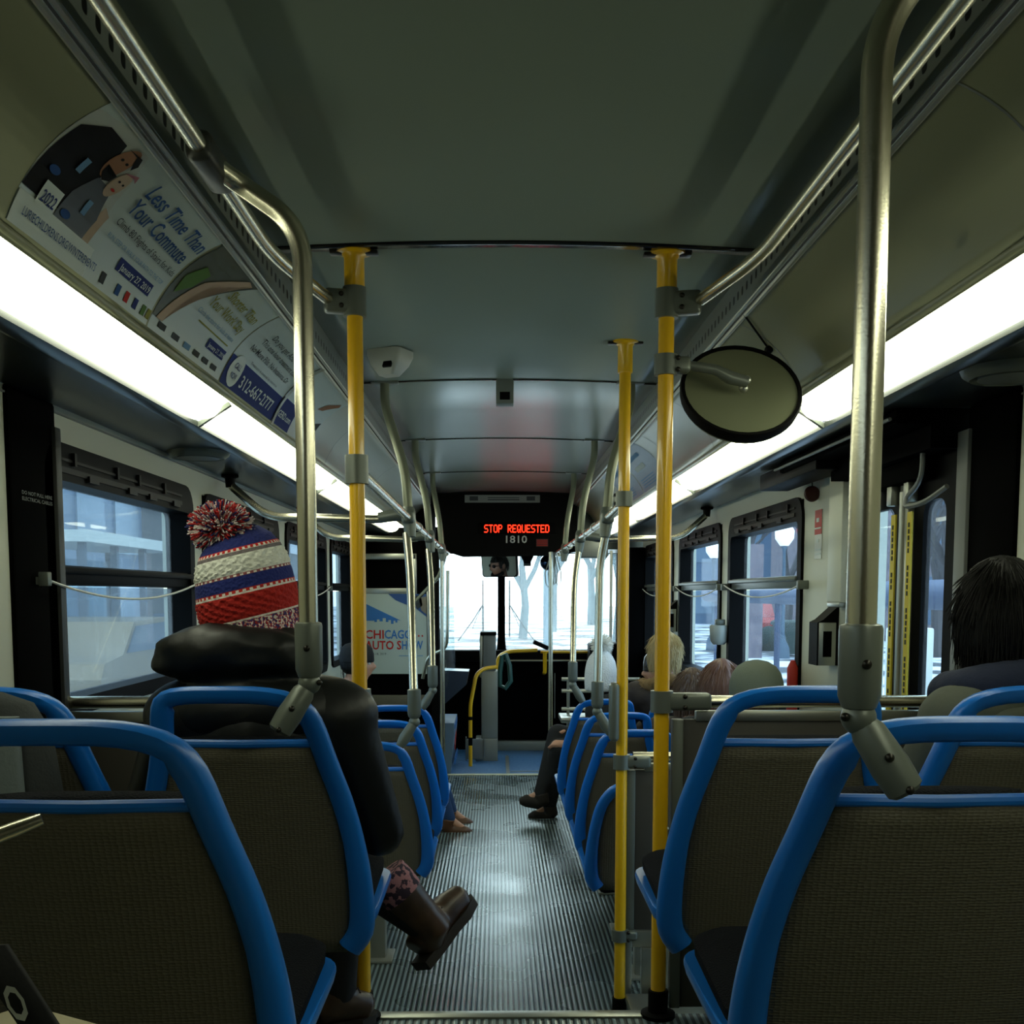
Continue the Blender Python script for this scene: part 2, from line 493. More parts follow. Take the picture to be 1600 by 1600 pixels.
# lamps: ribbed lenses in sections
SECT = [(-.45, 1.09), (1.12, 3.14), (3.17, 5.19), (5.22, 7.24), (7.27, 9.0)]
def lens_ring(sd, y, k=1.0):
    a, b = Vector((.802, 0, 1.972)), Vector((.892, 0, 1.914))
    c = (a + b) / 2
    pts = []
    for i in range(9):
        t = i / 8
        p = a.lerp(b, t); n = Vector((-.54, 0, -.84))
        p = p + n * .022 * math.sin(math.pi * t)
        p = c + (p - c) * k
        pts.append((sd * p.x, y, p.z))
    for i in (1, 0):
        p = a.lerp(b, i) + Vector((.03, 0, .05)); p = c + (p - c) * k
        pts.append((sd * p.x, y, p.z))
    return pts
for sd in (-1, 1):
    wh = ['rearmost', 'second', 'third', 'fourth', 'foremost']
    for i, (a, b) in enumerate(SECT):
        if sd < 0 and i == 0: continue
        t = empty('ceiling_lamp', (sd * .85, a, 1.94), 0,
                  '%s long white fluorescent lamp from the rear, above the %s windows' % (wh[i], 'left' if sd < 0 else 'right'), 'lamp', 'fluorescent lamps')
        mb = MB(); mb.ring_loft([lens_ring(sd, y, k) for y, k in ((a, .6), (a + .01, .85), (a + .03, 1), (b - .06, 1), (b - .03, .93), (b - .012, .8), (b, .55))])
        o = mb.build('lens', M['lens'], t, at=t.location)
        o.location = (0, 0, 0)
        mb = MB(); mb.box((sd * .845, b + .012, 1.936), (.012, .02, .11), Matrix.Rotation(sd * R(-57), 3, 'Y'))
        o = mb.build('end_clip', M['bracket'], t, at=t.location); o.location = (0, 0, 0)

# walls: strips around the window openings
WINZ = (.93, 1.80)
LW = [(2.70, 3.97, 1.13), (4.14, 5.52, .95), (5.74, 7.05, .95), (7.26, 8.2, .95)]
RW = [(4.26, 5.58, .95), (5.80, 7.10, .95), (7.38, 8.75, .95)]
def wall(sd, wins, gaps, name):
    mb = MB()
    x0, x1 = sorted((sd * XW, sd * (XW + .10))); q0, q1 = sorted((sd * 1.235, sd * 1.29)); ZL = .88
    spans = sorted([(a, b, z, 1.80) for a, b, z in wins] + [(a, b, -9, 9) for a, b in gaps])
    y = Y0
    for a, b, zl, zt in spans:
        if a > y: mb.b2((x0, y, ZL), (x1, a, ZW + .01)); mb.b2((q0, y, LZ), (q1, a, ZL))
        if zl > -5:
            mb.b2((x0, a, zl - .05), (x1, b, zl)); mb.b2((x0, a, zt), (x1, b, ZW + .01))
            mb.b2((q0, a, LZ), (q1, b, ZL)); mb.b2((x0, a, ZL), (x1, b, zl - .05))
        y = b
    mb.b2((x0, y, ZL), (x1, 10.45, ZW + .01)); mb.b2((q0, y, LZ), (q1, 10.45, ZL))
    return struct(mb.build(name, M['wall'], smooth=0))
wall(-1, LW, [], 'wall_left')
wall(1, RW, [(2.78, 3.62), (8.95, 10.2)], 'wall_right')
mb = MB(); mb.b2((-1.25, Y0 - .06, LZ), (1.25, Y0, 2.3)); struct(mb.build('wall_back', M['seatback'], smooth=0))
# wall seams and panel joints
mb = MB()
for sd in (-1, 1):
    mb.b2((sd * 1.149 - .004, Y0, 1.880), (sd * 1.149 + .004, 2.5 if sd > 0 else 10, 1.884))
struct(mb.build('trim_50', M['grey'], smooth=0))

def rrect(u0, u1, v0, v1, r, n=5):
    pts = []
    for cx, cy, a0 in ((u1 - r, v1 - r, 0), (u0 + r, v1 - r, 90), (u0 + r, v0 + r, 180), (u1 - r, v0 + r, 270)):
        for k in range(n + 1):
            a = R(a0 + 90 * k / n); pts.append((cx + r * math.cos(a), cy + r * math.sin(a)))
    return pts
def frame_ring(mb, sd, outer, inner, xa, xb):
    """a ring-shaped frame between two outlines of equal point count, standing in the wall plane"""
    n = len(outer)
    P = lambda q, x: Vector((x, q[0], q[1]))
    rings = [[P(q, xa) for q in outer], [P(q, xb) for q in outer], [P(q, xb) for q in inner], [P(q, xa) for q in inner]]
    vr = [[mb.bm.verts.new(p) for p in r] for r in rings]
    for a in range(4):
        A, B = vr[a], vr[(a + 1) % 4]
        for i in range(n):
            j = (i + 1) % n; mb.bm.faces.new((A[i], A[j], B[j], B[i]))
def window(k, sd, a, b, zl, gl, trans='black'):
    zt = 1.80
    root = empty('window_%d' % k, (sd * XW, (a + b) / 2, zl), 0, kind='structure')
    def put(mb, nm, m, sm=35):
        o = mb.build(nm, m, root, sm, at=root.location); o.location = (0, 0, 0); return o
    xi, xo = sd * (XW - .012), sd * (XW + .075)
    mb = MB()
    frame_ring(mb, sd, rrect(a - .015, b + .015, zl - .015, zt + .01, .09), rrect(a + .04, b - .04, zl + .03, zt - .085, .03), xi, xo)
    put(mb, 'window_frame', M['black'])
    zt_bar = 1.478
    mb = MB(); mb.b2((min(xi, xo) + .01, a + .03, zt_bar - .026), (max(xi, xo) - .01, b - .03, zt_bar + .026), .006)
    mb.b2((sd * XW - .018, a + .05, zt_bar + .004), (sd * XW + .018, b - .03, zt_bar + .022), .004)
    put(mb, 'transom', M['black'] if trans == 'black' else M['bracket'])
    mb = MB()                                         # hinge and latch hardware above the vent pane
    x = sd * (XW - .016)
    mb.b2((min(x, x + sd * .02), a + .08, 1.735), (max(x, x + sd * .02), b - .14, 1.75))
    mb.b2((min(x, x + sd * .02), a + .08, 1.765), (max(x, x + sd * .02), b - .14, 1.772))
    for q in (.2, .45, .6, .8):
        yy = a + (b - a) * q
        mb.b2((min(x - sd * .006, x + sd * .01), yy, 1.725), (max(x - sd * .006, x + sd * .01), yy + .07, 1.742))
        mb.b2((min(x - sd * .006, x + sd * .01), yy - .1, 1.757), (max(x - sd * .006, x + sd * .01), yy - .085, 1.79))
    put(mb, 'latch', mat('dark_latch', (16, 16, 17), .5, spec=.2))
    for nm, z0, z1 in (('vent_pane', zt_bar + .03, zt - .08), ('lower_pane', zl + .02, zt_bar - .03)):
        mb = MB(); xx = sd * (XW + .06)
        mb.b2((xx - .002, a + .035, z0), (xx + .002, b - .035, z1)); put(mb, nm, gl, 0)
    return root
k = 1
for a, b, z in LW:
    window(k, -1, a, b, z, M['sideglass']); k += 1
for a, b, z in RW:
    window(k, 1, a, b, z, M['rightglass'], 'alu'); k += 1

# dark pillars at the platform edge
for sd, nm in sides.items():
    mb = MB(); x0, x1 = sorted((sd * 1.138, sd * 1.16))
    mb.b2((x0, 2.50, .5), (x1, 2.765, ZW), .01); o = struct(mb.build('wall_pillar_' + nm, M['matblack']))
    mb = MB(); x0, x1 = sorted((sd * 1.128, sd * 1.16))
    mb.b2((x0, 2.735, .6 if sd > 0 else 1.0), (x1, 2.77 if sd < 0 else 2.80, 1.84), .004)
    struct(mb.build('trim_6%d' % (sd + 2), M['grey'] if sd > 0 else mat('dark_pillar_edge', (52, 54, 52), .5)))
t = empty('warning_sticker', (-1.137, 2.55, 1.66), 0, 'tiny white warning lettering on the black pillar left of the window', 'sticker')
for i, s_ in enumerate(('DO NOT PULL HERE', 'ELECTRICAL CABLES')):
    lettering(s_, lambda u, v, i=i: (.0008, u, v - .014 * i), M['grey'], t, .012, .17)
# rear-door surround and header
mb = MB()
mb.b2((1.06, 2.80, 1.80), (1.2, 3.63, 1.905)); mb.b2((.97, 2.80, 1.86), (1.1, 3.95, 1.90), .008)
struct(mb.build('door_1_frame', M['matblack']))
mb = MB(); mb.tube([(.955, 2.80, 1.872), (.955, 3.95, 1.872)], .005, 8); struct(mb.build('trim_70', M['grey']))
mb = MB(); mb.b2((.985, 3.55, 1.83), (1.10, 4.3, 1.893), .006); struct(mb.build('trim_71', M['black']))
door = empty('door_1', (XW, 3.35, LZ), 0, kind='structure')
def dput(mb, nm, m, sm=35, parent=door):
    o = mb.build(nm, m, parent, sm, at=door.location); o.location = (0, 0, 0); return o
for a, b in ((2.82, 3.10), (3.165, 3.61)):
    mb = MB()
    frame_ring(mb, 1, rrect(a, b, LZ + .02, 1.80, .01), rrect(a + (.06 if a < 3 else .085), b - (.065 if a < 3 else .10), .3, 1.685, .045), 1.14, 1.162)
    dput(mb, 'door_leaf', M['black'])
    mb = MB(); mb.b2((1.150, a + .01, .29), (1.153, b - .01, 1.70)); dput(mb, 'door_pane', M['rightglass'], 0)
mb = MB(); mb.b2((1.12, 3.10, LZ + .02), (1.16, 3.165, 1.80), .004); mb.cyl((1.118, 3.132, .2), (1.118, 3.132, 1.72), .010)
dput(mb, 'door_edge_post', M['alu'])
for y in (3.075, 3.20):
    mb = MB(); mb.b2((1.116, y - .017, .5), (1.121, y + .017, 1.66)); tp = dput(mb, 'touch_tape', mat('yellow_tape', (206, 186, 44), .5), 0)
    mb = MB(); z = 1.63; random.seed(int(y * 100))
    while z > .55:
        for q in range(random.choice((3, 4, 5, 6))):
            mb.b2((1.1145, y - .0045, z - .013), (1.1165, y + .0045, z)); z -= .018
        z -= .03
    dput(mb, 'lettering', M['inkdark'], 0, tp)
mb = MB()
for y in (3.07, 3.2, 3.36): mb.b2((1.10, y - .018, 1.685), (1.13, y + .018, 1.755), .004)
dput(mb, 'hinge_block', M['alu'])
mb = MB(); mb.b2((1.09, 2.95, 1.74), (1.14, 3.4, 1.80), .01); dput(mb, 'door_actuator', M['matblack'])

# cable loops and boxes about the rear door
def thing_mesh(mb, name, m, label, cat, group=None, at=None, smooth=35):
    o = mb.build(name, m, None, smooth, at=at); return tag(o, label, cat, group)
mb = MB(); mb.tube(fillet([(1.08, 2.90, 1.86), (1.08, 2.90, 1.73), (1.07, 2.98, 1.69), (1.06, 2.96, 1.665), (1.07, 2.86, 1.665), (1.09, 2.76, 1.70)], .05), .007, 8)
thing_mesh(mb, 'cable', M['grey'], 'grey cable looped beside the pillar above the rear door', 'cable', at=(1.08, 2.85, 1.7))
mb = MB(); mb.tube(fillet([(1.11, 3.52, 1.86), (1.11, 3.50, 1.74), (1.10, 3.54, 1.66), (1.11, 3.58, 1.67), (1.11, 3.59, 1.7)], .04), .006, 8)
thing_mesh(mb, 'cable', M['grey'], 'thin grey cable bent behind the near steel pole by the rear door', 'cable', at=(1.1, 3.53, 1.7))
mb = MB(); mb.b2((1.10, 3.63, 1.40), (1.15, 3.78, 1.88), .008)
for z in (1.5, 1.62, 1.75): mb.ball((1.12, 3.629, z), .004, 8, 6)
thing_mesh(mb, 'wiring_cover', M['wall'], 'cream boxed wiring cover running up the wall past the rear door', 'cover', at=(1.12, 3.7, 1.4))
mb = MB(); mb.b2((1.10, 3.64, 1.385), (1.15, 3.77, 1.402), .003); thing_mesh(mb, 'cover_bracket', M['alu'], 'small metal bracket under the cream wiring cover', 'bracket', at=(1.12, 3.7, 1.385))

def card_box(y, lab):
    t = empty('schedule_box', (XW, y, 1.18), 0, lab, 'box', 'black boxes on the right wall')
    mb = MB(); mb.poly([(-.075, -.05, 0), (0, -.05, 0), (0, -.05, .21), (-.055, -.05, .16), (-.075, -.05, .15)], (0, .1, 0)); mb.build('body', M['black'], t)
    mb = MB(); mb.b2((-.07, -.0535, .0), (-.01, -.0505, .15), .002); mb.build('face_plate', M['alu'], t)
    mb = MB(); mb.b2((-.055, -.055, .03), (-.025, -.0535, .12)); mb.build('slot', M['matblack'], t)
    return t
card_box(3.84, 'black box with a silver slotted face on the wall beside the rear door')
card_box(7.25, 'black slotted box between the two front windows on the right wall')
# red and white notice
t = empty('notice', (XW, 4.04, 1.62), 0, 'small red and white notice on the cream wall above the slotted box', 'sign')
mb = MB(); mb.b2((-.003, -.03, -.06), (-.001, .055, .12)); mb.build('sheet', M['white'], t, 0)
mb = MB(); mb.b2((-.0045, -.03, .03), (-.003, .055, .12)); rb = mb.build('red_band', M['red'], t, 0)
mb = MB(); mb.b2((-.006, .0, .075), (-.0045, .03, .09)); mb.b2((-.006, -.025, .05), (-.0045, .05, .055)); mb.b2((-.005, -.025, -.03), (-.003, .04, -.024)); mb.b2((-.005, -.025, -.045), (-.003, .04, -.039))
mb.b2((-.005, -.0, .0), (-.003, .03, .012)); mb.build('printed_lines', M['inkwhite'], t, 0)
# emergency-release knob on a cord
t = empty('release_knob', (1.125, 4.07, 1.80), 0, 'dark red round knob hanging on a cord by the wiring cover', 'knob')
mb = MB(); mb.lathe((0, 0, 0), [(.004, -.012), (.026, -.01), (.03, 0), (.026, .01), (.004, .012)], 20, 'Y'); mb.build('knob', mat('dark_red_knob', (58, 16, 14), .5), t)
mb = MB(); mb.tube([(0, 0, .028), (0, 0, .1)], .002, 6); mb.build('cord', M['matblack'], t)
mb = MB(); mb.lathe((0, 0, .085), [(.022, 0), (.022, .004)], 16); mb.build('stop_disc', M['black'], t)

# speakers in the soffit
for sd, y, lab in ((-1, 3.7, 'round flush speaker in the soffit over the left window'), (1, 2.32, 'round grey speaker in the soffit above the dark haired passenger')):
    t = empty('ceiling_speaker', (sd * 1.04, y, 1.902), 0, lab, 'speaker')
    mb = MB(); mb.lathe((0, 0, 0), [(.05, -.004), (.085, -.022), (.1, -.012), (.105, 0)], 28); mb.build('rim', M['bracket'], t)
    mb = MB(); mb.lathe((0, 0, -.018), [(.001, -.004), (.07, -.004), (.07, .0)], 28); mb.build('grille', M['grey'], t)
# red sliver behind: fire extinguisher edge by the right window is a red strip
mb = MB(); mb.tube([(1.12, 4.26, .9), (1.12, 4.26, 1.14), (1.12, 4.26, 1.17)], [.022, .022, .008], 12)
thing_mesh(mb, 'safety_hammer', M['red'], 'red safety device at the corner of the window behind the beanie', 'tool', at=(1.12, 4.26, .9))
# hand-gel dispenser
t = empty('dispenser', (1.10, 5.6, 1.17), 0, 'grey cup shaped dispenser on the pillar between the right windows', 'dispenser')
mb = MB(); mb.lathe((0, 0, 0), [(.03, 0), (.045, .02), (.05, .09), (.046, .1)], 16); mb.build('cup', mat('dispenser_grey', (150, 156, 150), .4), t)
mb = MB(); mb.b2((-.02, -.015, .1), (.03, .02, .13), .006); mb.build('pump', M['bracket'], t)
mb = MB(); mb.tube(fillet([(0, 0, 0), (-.005, 0, -.06), (.01, .01, -.11)], .03), .009, 8); mb.build('nozzle', M['black'], t)
mb = MB(); mb.b2((1.144, 5.62, .86), (1.149, 5.74, 1.06)); thing_mesh(mb, 'notice', mat('pale_blue_notice', (150, 180, 190), .5), 'small pale blue notice under the grey dispenser', 'sign', at=(1.146, 5.68, .86), smooth=0)
mb = MB(); mb.b2((1.144, 7.13, .8), (1.149, 7.3, 1.13)); thing_mesh(mb, 'notice', mat('white_notice', (200, 206, 200), .5), 'tall white notice under the far slotted box', 'sign', at=(1.146, 7.2, .8), smooth=0)

# pull cords sagging across the windows
def sag(x, ya, yb, z0, z1, d, n=16):
    return [(x, ya + (yb - ya) * k / n, z0 + (z1 - z0) * k / n - d * 4 * (k / n) * (1 - k / n)) for k in range(n + 1)]
CORDS = [(-1, LW[0], 'near left window behind the hat'), (-1, LW[1], 'second left window'), (-1, LW[2], 'third left window by the steel pole'),
         (1, RW[0], 'right window with the bin outside'), (1, RW[1], 'middle right window with the dispenser'), (1, RW[2], 'foremost right window')]
for sd, (a, b, z), lab in CORDS:
    x = sd * (XW - .03)
    t = empty('pull_cord', (x, a, 1.46), 0, 'sagging white stop cord across the ' + lab, 'cord', 'stop cords')
    mb = MB(); mb.tube([Vector(p) - t.location for p in sag(x, a - .08, b + .02, 1.465, 1.475, .055)], .0035, 6); mb.build('cord', M['white'], t)
    for y in (a - .08, b + .02):
        mb = MB(); mb.b2((-.012, y - a - .012, -.012), (.03 if sd > 0 else .012, y - a + .012, .022), .003)
        if sd < 0: mb.b2((-.03, y - a - .01, -.008), (0, y - a + .01, .01))
        mb.build('cord_clip', M['bracket'], t)

# ------------------------------------------------------------------ posters on the coves
def poster(sd, ya, yb, name, label, base=None, s0=.03, s1=.97):
    t = empty(name, cove(sd, (ya + yb) / 2, 0), 0, label, 'poster', 'advert posters in the coves')
    loc = t.location.copy()
    H = .26
    def fn(u, v, lift=.0015):
        y = (ya + u) if sd < 0 else (yb - u)
        lift = .0042 + max(0, lift - .002) * 1.5
        return cove(sd, y, s0 + (s1 - s0) * v / H, lift) - loc
    mb = MB(); nr = 48
    W = yb - ya
    mb.sheet([[fn(W * i, H * k / nr, .002) for k in range(nr + 1)] for i in (0, 1)])
    mb.build('sheet', base or M['paper'], t, 60)
    def patch(poly, m, nm, lift=.003, parent=t):
        """filled outline in poster units, laid on the curve"""
        b = bmesh.new(); vs = [b.verts.new((u, v, 0)) for u, v in poly]; b.faces.new(vs)
        bmesh.ops.triangulate(b, faces=b.faces, ngon_method='EAR_CLIP')
        slice_v(b, H)
        for v in b.verts: v.co = fn(v.co.x, v.co.y, lift)
        me = bpy.data.meshes.new(nm); b.to_mesh(me); b.free()
        return link(nm, me, m, parent, 0)
    def words(body, u, v, size, m, width=None, bold=0, lift=.0045, parent=t):
        return lettering(body, lambda a, c: fn(u + a, v + c, lift), m, parent, size, width, bold=bold)
    return t, patch, words, W, H
def rect(u0, v0, u1, v1): return [(u0, v0), (u1, v0), (u1, v1), (u0, v1)]
def ell(cu, cv, a, b, n=18, rot=0):
    c, s = math.cos(R(rot)), math.sin(R(rot))
    return [(cu + a * math.cos(2 * math.pi * k / n) * c - b * math.sin(2 * math.pi * k / n) * s, cv + a * math.cos(2 * math.pi * k / n) * s + b * math.sin(2 * math.pi * k / n) * c) for k in range(n)]

t, patch, words, W, H = poster(-1, 1.70, 2.355, 'advert_poster', 'curved advert with two people and blue headline Less Time Than Your Commute')
patch([(.0, .075), (.22, .075), (.26, .075), (.27, .12), (.25, .19), (.2, .25), (.1, .259), (.0, .24)], mat('poster_photo_backdrop', (172, 176, 166), .5), 'photograph', .0024)
patch([(.0, .062), (.06, .062), (.15, .07), (.17, .13), (.16, .19), (.13, .235), (.06, .235), (.01, .2)], M['inkblack'], 'dark_figure', .003)
patch(ell(.165, .205, .027, .042, rot=-10), M['inkskin'], 'man_face', .0036)
patch([(.145, .19), (.15, .172), (.168, .160), (.188, .168), (.192, .185), (.18, .178), (.165, .176), (.153, .182)], M['inkblack'], 'beard', .0042)
for u in (.158, .178): patch(ell(u, .213, .005, .003, 10), M['inkblack'], 'eye', .0042)
patch([(.14, .235), (.19, .24), (.205, .225), (.2, .21), (.175, .235)], M['inkblack'], 'cap', .0042)
patch([(.12, .05), (.24, .05), (.25, .1), (.22, .16), (.16, .16), (.13, .11)], mat('poster_charcoal', (52, 58, 60), .5), 'second_figure', .0036)
patch(ell(.215, .175, .022, .033, rot=-15), M['inkpale'], 'woman_face', .0042)
for u in (.210, .226): patch(ell(u, .182, .004, .0025, 10), M['inkblack'], 'eye', .0048)
patch(ell(.216, .162, .008, .003, 10), M['inkred'], 'mouth', .0048)
for u, v in ((.09, .14), (.185, .09)): patch(rect(u, v, u + .018, v + .03), M['inklight'], 'shirt_badge', .0048)
for u, v in ((.05, .115), (.15, .07)): patch(ell(u, v, .018, .008, 12), M['inkblue'], 'shirt_print', .0045)
patch([(.195, .2), (.235, .215), (.245, .2), (.23, .205)], mat('poster_pink', (150, 84, 96), .5), 'headband', .0048)
patch([(.215, .03), (.265, .02), (.28, .12), (.25, .13)], M['inkpale'], 'arm', .003)
patch(rect(.05, .05, .115, .095), M['inkwhite'], 'race_bib', .0048); words('2022', .056, .06, .03, M['inknavy'], .05, .01, .006)
patch(rect(.0, .0, .3, .055), M['inkwhite'], 'white_strip', .004)
words('LURIECHILDRENS.ORG/WINTEREVENTS', .03, .022, .021, M['inkblue'], .3, 0, .0055)
for i, (a, b) in enumerate((('Less Time Than', .2), ('Your Commute', .155))): words(a, .3, b, .052, M['inkblue'], .335 if i == 0 else .32, .012)
words('Climb 80 Flights of Stairs for Kids', .305, .122, .024, M['inkdark'], .33)
words('RUN, STEP OR WALK YOUR PATH TO THE TOP', .31, .092, .015, M['inklight'], .31)
patch(rect(.41, .052, .6, .08), M['inknavy'], 'date_band', .003); words('January 27, 2019', .42, .058, .021, M['inkwhite'], .17, .008)
for u, m_ in ((.37, M['inkdark']), (.45, M['inkblue']), (.5, M['inkred']), (.55, M['inknavy']), (.6, M['inkgreen']), (.632, M['inkolive'])): patch(rect(u, .012, u + .022, .034), m_, 'sponsor_mark', .003)

t, patch, words, W, H = poster(-1, 2.365, 2.95, 'advert_poster', 'curved advert with a green leaf photo and olive headline Shorter Than Your Work Day')
patch([(0, .03), (.05, .03), (.12, .13), (.2, .2), (.33, .259), (0, .259)], mat('poster_leaf_dark', (60, 66, 44), .5), 'photograph', .003)
patch([(.03, .1), (.09, .14), (.11, .19), (.06, .2), (.02, .15)], M['inkgreen'], 'leaf', .004)
patch([(.02, .03), (.06, .03), (.16, .17), (.3, .25), (.26, .255), (.12, .17)], M['inkpale'], 'stem', .004)
words('Shorter Than', .27, .185, .044, M['inkolive'], .26, .014); words('Your Work Day', .22, .14, .044, M['inkolive'], .3, .014)
words('Climb the stairs for kids at home', .2, .108, .02, M['inklight'], .32)
patch(rect(.25, .09, .52, .094), M['inkolive'], 'rule', .003)
patch(rect(.38, .05, .54, .078), M['inknavy'], 'date_band', .003); words('January 27, 2019', .387, .056, .018, M['inkwhite'], .146)
for u in (.05, .15, .24, .32, .4, .48): patch(rect(u, .014, u + .05, .028), M['inklight'] if u == .24 else M['inkdark'], 'sponsor_mark', .003)

t, patch, words, W, H = poster(-1, 2.96, 3.62, 'advert_poster', 'curved white advert with a navy band and phone number 312-667-2777')
words('Do you get Acid Reflux', .13, .2, .03, M['inkdark'], .42, .006)
words('This one hour treatment could', .1, .168, .03, M['inkdark'], .5, .006)
words('No More Pills. No Incisions. Or', .07, .132, .03, M['inkdark'], .5, .006)
words('Treatment is covered by insurance', .16, .1, .014, M['inkdark'], .35)
patch(rect(0, .0, .66, .09), M['inknavy'], 'navy_band', .003)
patch(ell(.085, .055, .062, .05), M['inkwhite'], 'call_badge', .004); words('CALL', .055, .06, .026, M['inknavy'], .06, .01, .0055); words('NOW', .055, .03, .026, M['inknavy'], .06, .01, .0055)
words('312-667-2777', .17, .022, .055, M['inkwhite'], .42, .012)

t, patch, words, W, H = poster(-1, 3.63, 4.3, 'advert_poster', 'curved pale advert with a navy corner behind the near steel pole')
patch(rect(0, .0, .26, .1), M['inknavy'], 'navy_band', .003); words('GERD.com', .03, .03, .035, M['inkwhite'], .2, .01)
words('Forever', .06, .14, .036, M['inkdark'], .2)
patch([(.42, .0), (.66, .0), (.66, .12), (.5, .08)], M['inkdark'], 'dark_photo', .003)
patch([(.45, .15), (.52, .16), (.64, .22), (.62, .235), (.5, .19)], M['inkskin'], 'knife_shape', .003)
mb = MB(); mb.sheet([[cove(-1, y, k / 12, .012) for k in range(13)] for y in (3.615, 3.64)]); tag(mb.build('poster_strip', M['cove'], None, 60), 'narrow cream divider strip over the phone number advert', 'strip')

for ya, yb, lab in ((5.35, 6.15, 'slate blue curved advert on the right cove nearest the round mirror'), (6.18, 6.95, 'slate blue curved advert on the right cove farther forward')):
    t, patch, words, W, H = poster(1, ya, yb, 'advert_poster', lab, M['slate'])
    patch(rect(W * .25, .19, W * .75, .215), M['inklight'], 'pale_line', .003); patch(rect(W * .2, .12, W * .6, .15), M['inkwhite'], 'pale_block', .003)
    for v in (.02, .035, .05, .065): patch(rect(W * .1, v, W * .7, v + .006), M['inklight'], 'printed_line', .003)
# cove panel joints, clips
mb = MB()
for sd in (-1, 1):
    for y in ((4.75, 6.3, 7.9) if sd < 0 else (1.62, 3.02, 4.2, 5.1, 7.2)):
        mb.sheet([[cove(sd, yy, k / 12, .0046) for k in range(13)] for yy in (y - .003, y + .003)])
tag(mb.build('ceiling_cove_joint', M['grey'], None, 60), kind='structure')
mb = MB(); mb.ball(cove(1, 3.05, .55, .01), (.012, .016, .012), 10, 8); mb.tube([cove(1, 2.93, 1, .006), cove(1, 3.05, .6, .006)], .003, 6)
thing_mesh(mb, 'cove_latch', M['black'], 'small black latch on the cove above the round mirror', 'latch', at=cove(1, 3.05, .55))
mb = MB(); mb.ball(cove(1, 4.02, .36, .004), (.012, .03, .014), 10, 8)
thing_mesh(mb, 'cove_latch', M['black'], 'black oval slot on the cove to the right beyond the round mirror', 'latch', at=cove(1, 4.02, .36))

# ------------------------------------------------------------------ ceiling fittings
t = empty('security_camera', (-.41, 3.84, 2.262), R(-25), 'white wedge shaped security camera on the ceiling by the left yellow pole', 'camera')
mb = MB(); mb.ring_loft([[(x * k, y * k + dy, z) for x, y in rrect(-.065, .065, -.06, .06, .02)] for z, k, dy in ((0, 1, 0), (-.018, 1, 0), (-.05, .82, -.004), (-.085, .45, -.01))]); mb.build('housing', mat('camera_white', (170, 172, 160), .4), t)
mb = MB(); mb.box((.02, -.052, -.05), (.034, .01, .034), Matrix.Rotation(R(-28), 3, 'X'), .003); mb.build('lens_window', M['black'], t)
t = empty('sensor_box', (-.012, 4.41, 2.277), 0, 'small grey hanging box with a dark square opening at mid ceiling', 'box')
mb = MB(); mb.b2((-.035, -.04, -.1), (.035, .04, 0), .006); mb.build('case', mat('sensor_case', (112, 118, 112), .5), t)
mb = MB(); mb.b2((-.02, -.042, -.085), (.02, -.0395, -.055)); mb.build('opening', M['black'], t)

# ------------------------------------------------------------------ poles and rails
def clampblock(mb, c, d, rot=None): mb.box(c, d, rot, .012, 3)
def screws(mb, pts, r=.006):
    for p in pts: mb.ball(p, (r, r * .5, r), 10, 6)
def yellow_pole(x, y, zb, label):
    t = empty('yellow_pole', (x, y, zb), 0, label, 'pole', 'yellow poles')
    h = ZC + .008 - zb
    mb = MB(); mb.cyl((0, 0, 0), (0, 0, h), .0195, None, 20); mb.build('tube', M['yellow'], t)
    mb = MB(); mb.lathe((0, 0, h), [(.024, -.105), (.025, -.1), (.025, -.02), (.03, -.012), (.044, -.008), (.044, 0)], 20); mb.build('top_flange', M['yellow'], t)
    mb = MB()
    for sx in (-1, 1): mb.box((sx * .042, 0, h - .008), (.034, .03, .008), None, .003)
    mb.build('flange_bolt', M['screw'], t)
    mb = MB(); mb.lathe((0, 0, 0), [(.045, 0), (.045, .01), (.026, .014), (.026, .07), (.021, .072)], 20); mb.build('foot_flange', M['rubber'], t)
    return t
def clamp_on(t, z, direction, length, name='clamp', m='bracket', hgt=.07):
    """cast clamp round a pole at world height z, with an arm in the given direction"""
    base = t.location; zz = z - base.z
    d = Vector(direction).normalized()
    mb = MB(); mb.cyl((0, 0, zz - hgt / 2), (0, 0, zz + hgt / 2), .029, None, 20)
    rot = Matrix.Rotation(math.atan2(d.y, d.x), 3, 'Z')
    mb.box(d * (length * .5), (length, .044, hgt * .8), rot, .01, 3)
    for v in mb.bm.verts: pass
    o = None
    # lift the arm to the clamp height
    g = [v for v in mb.bm.verts if abs(v.co.z) <= hgt * .41]
    for v in g: v.co.z += zz
    o = mb.build(name, M[m], t)
    mb = MB(); side = Vector((d.y, -d.x, 0));
    if side.y > 0: side = -side
    if abs(side.y) < .3: side = Vector((0, -1, 0))
    for k_ in (-.014, .014): mb.ball(d * (length * .45) + side * .022 + Vector((0, 0, zz + k_)), .0065, 10, 6)
    mb.build('clamp_screw', M['screw'], o)
    return o
pL = yellow_pole(-.392, 2.75, PZ, 'yellow pole on the left of the aisle')
pR = yellow_pole(.376, 2.755, PZ, 'yellow pole on the right of the aisle holding the round mirror')
pF = yellow_pole(.384, 3.70, LZ, 'shorter looking yellow pole farther forward on the right of the aisle')
clamp_on(pL, 2.143, (-1, -.2, 0), .075); clamp_on(pL, 1.738, (-.05, 1, 0), .045); clamp_on(pL, 1.163, (-1, 0, 0), .11, hgt=.055)
clamp_on(pR, 2.143, (1, -.2, 0), .085); c_m = clamp_on(pR, 1.995, (1, 0, 0), .06, hgt=.05); clamp_on(pR, 1.157, (1, 0, 0), .125, hgt=.055)
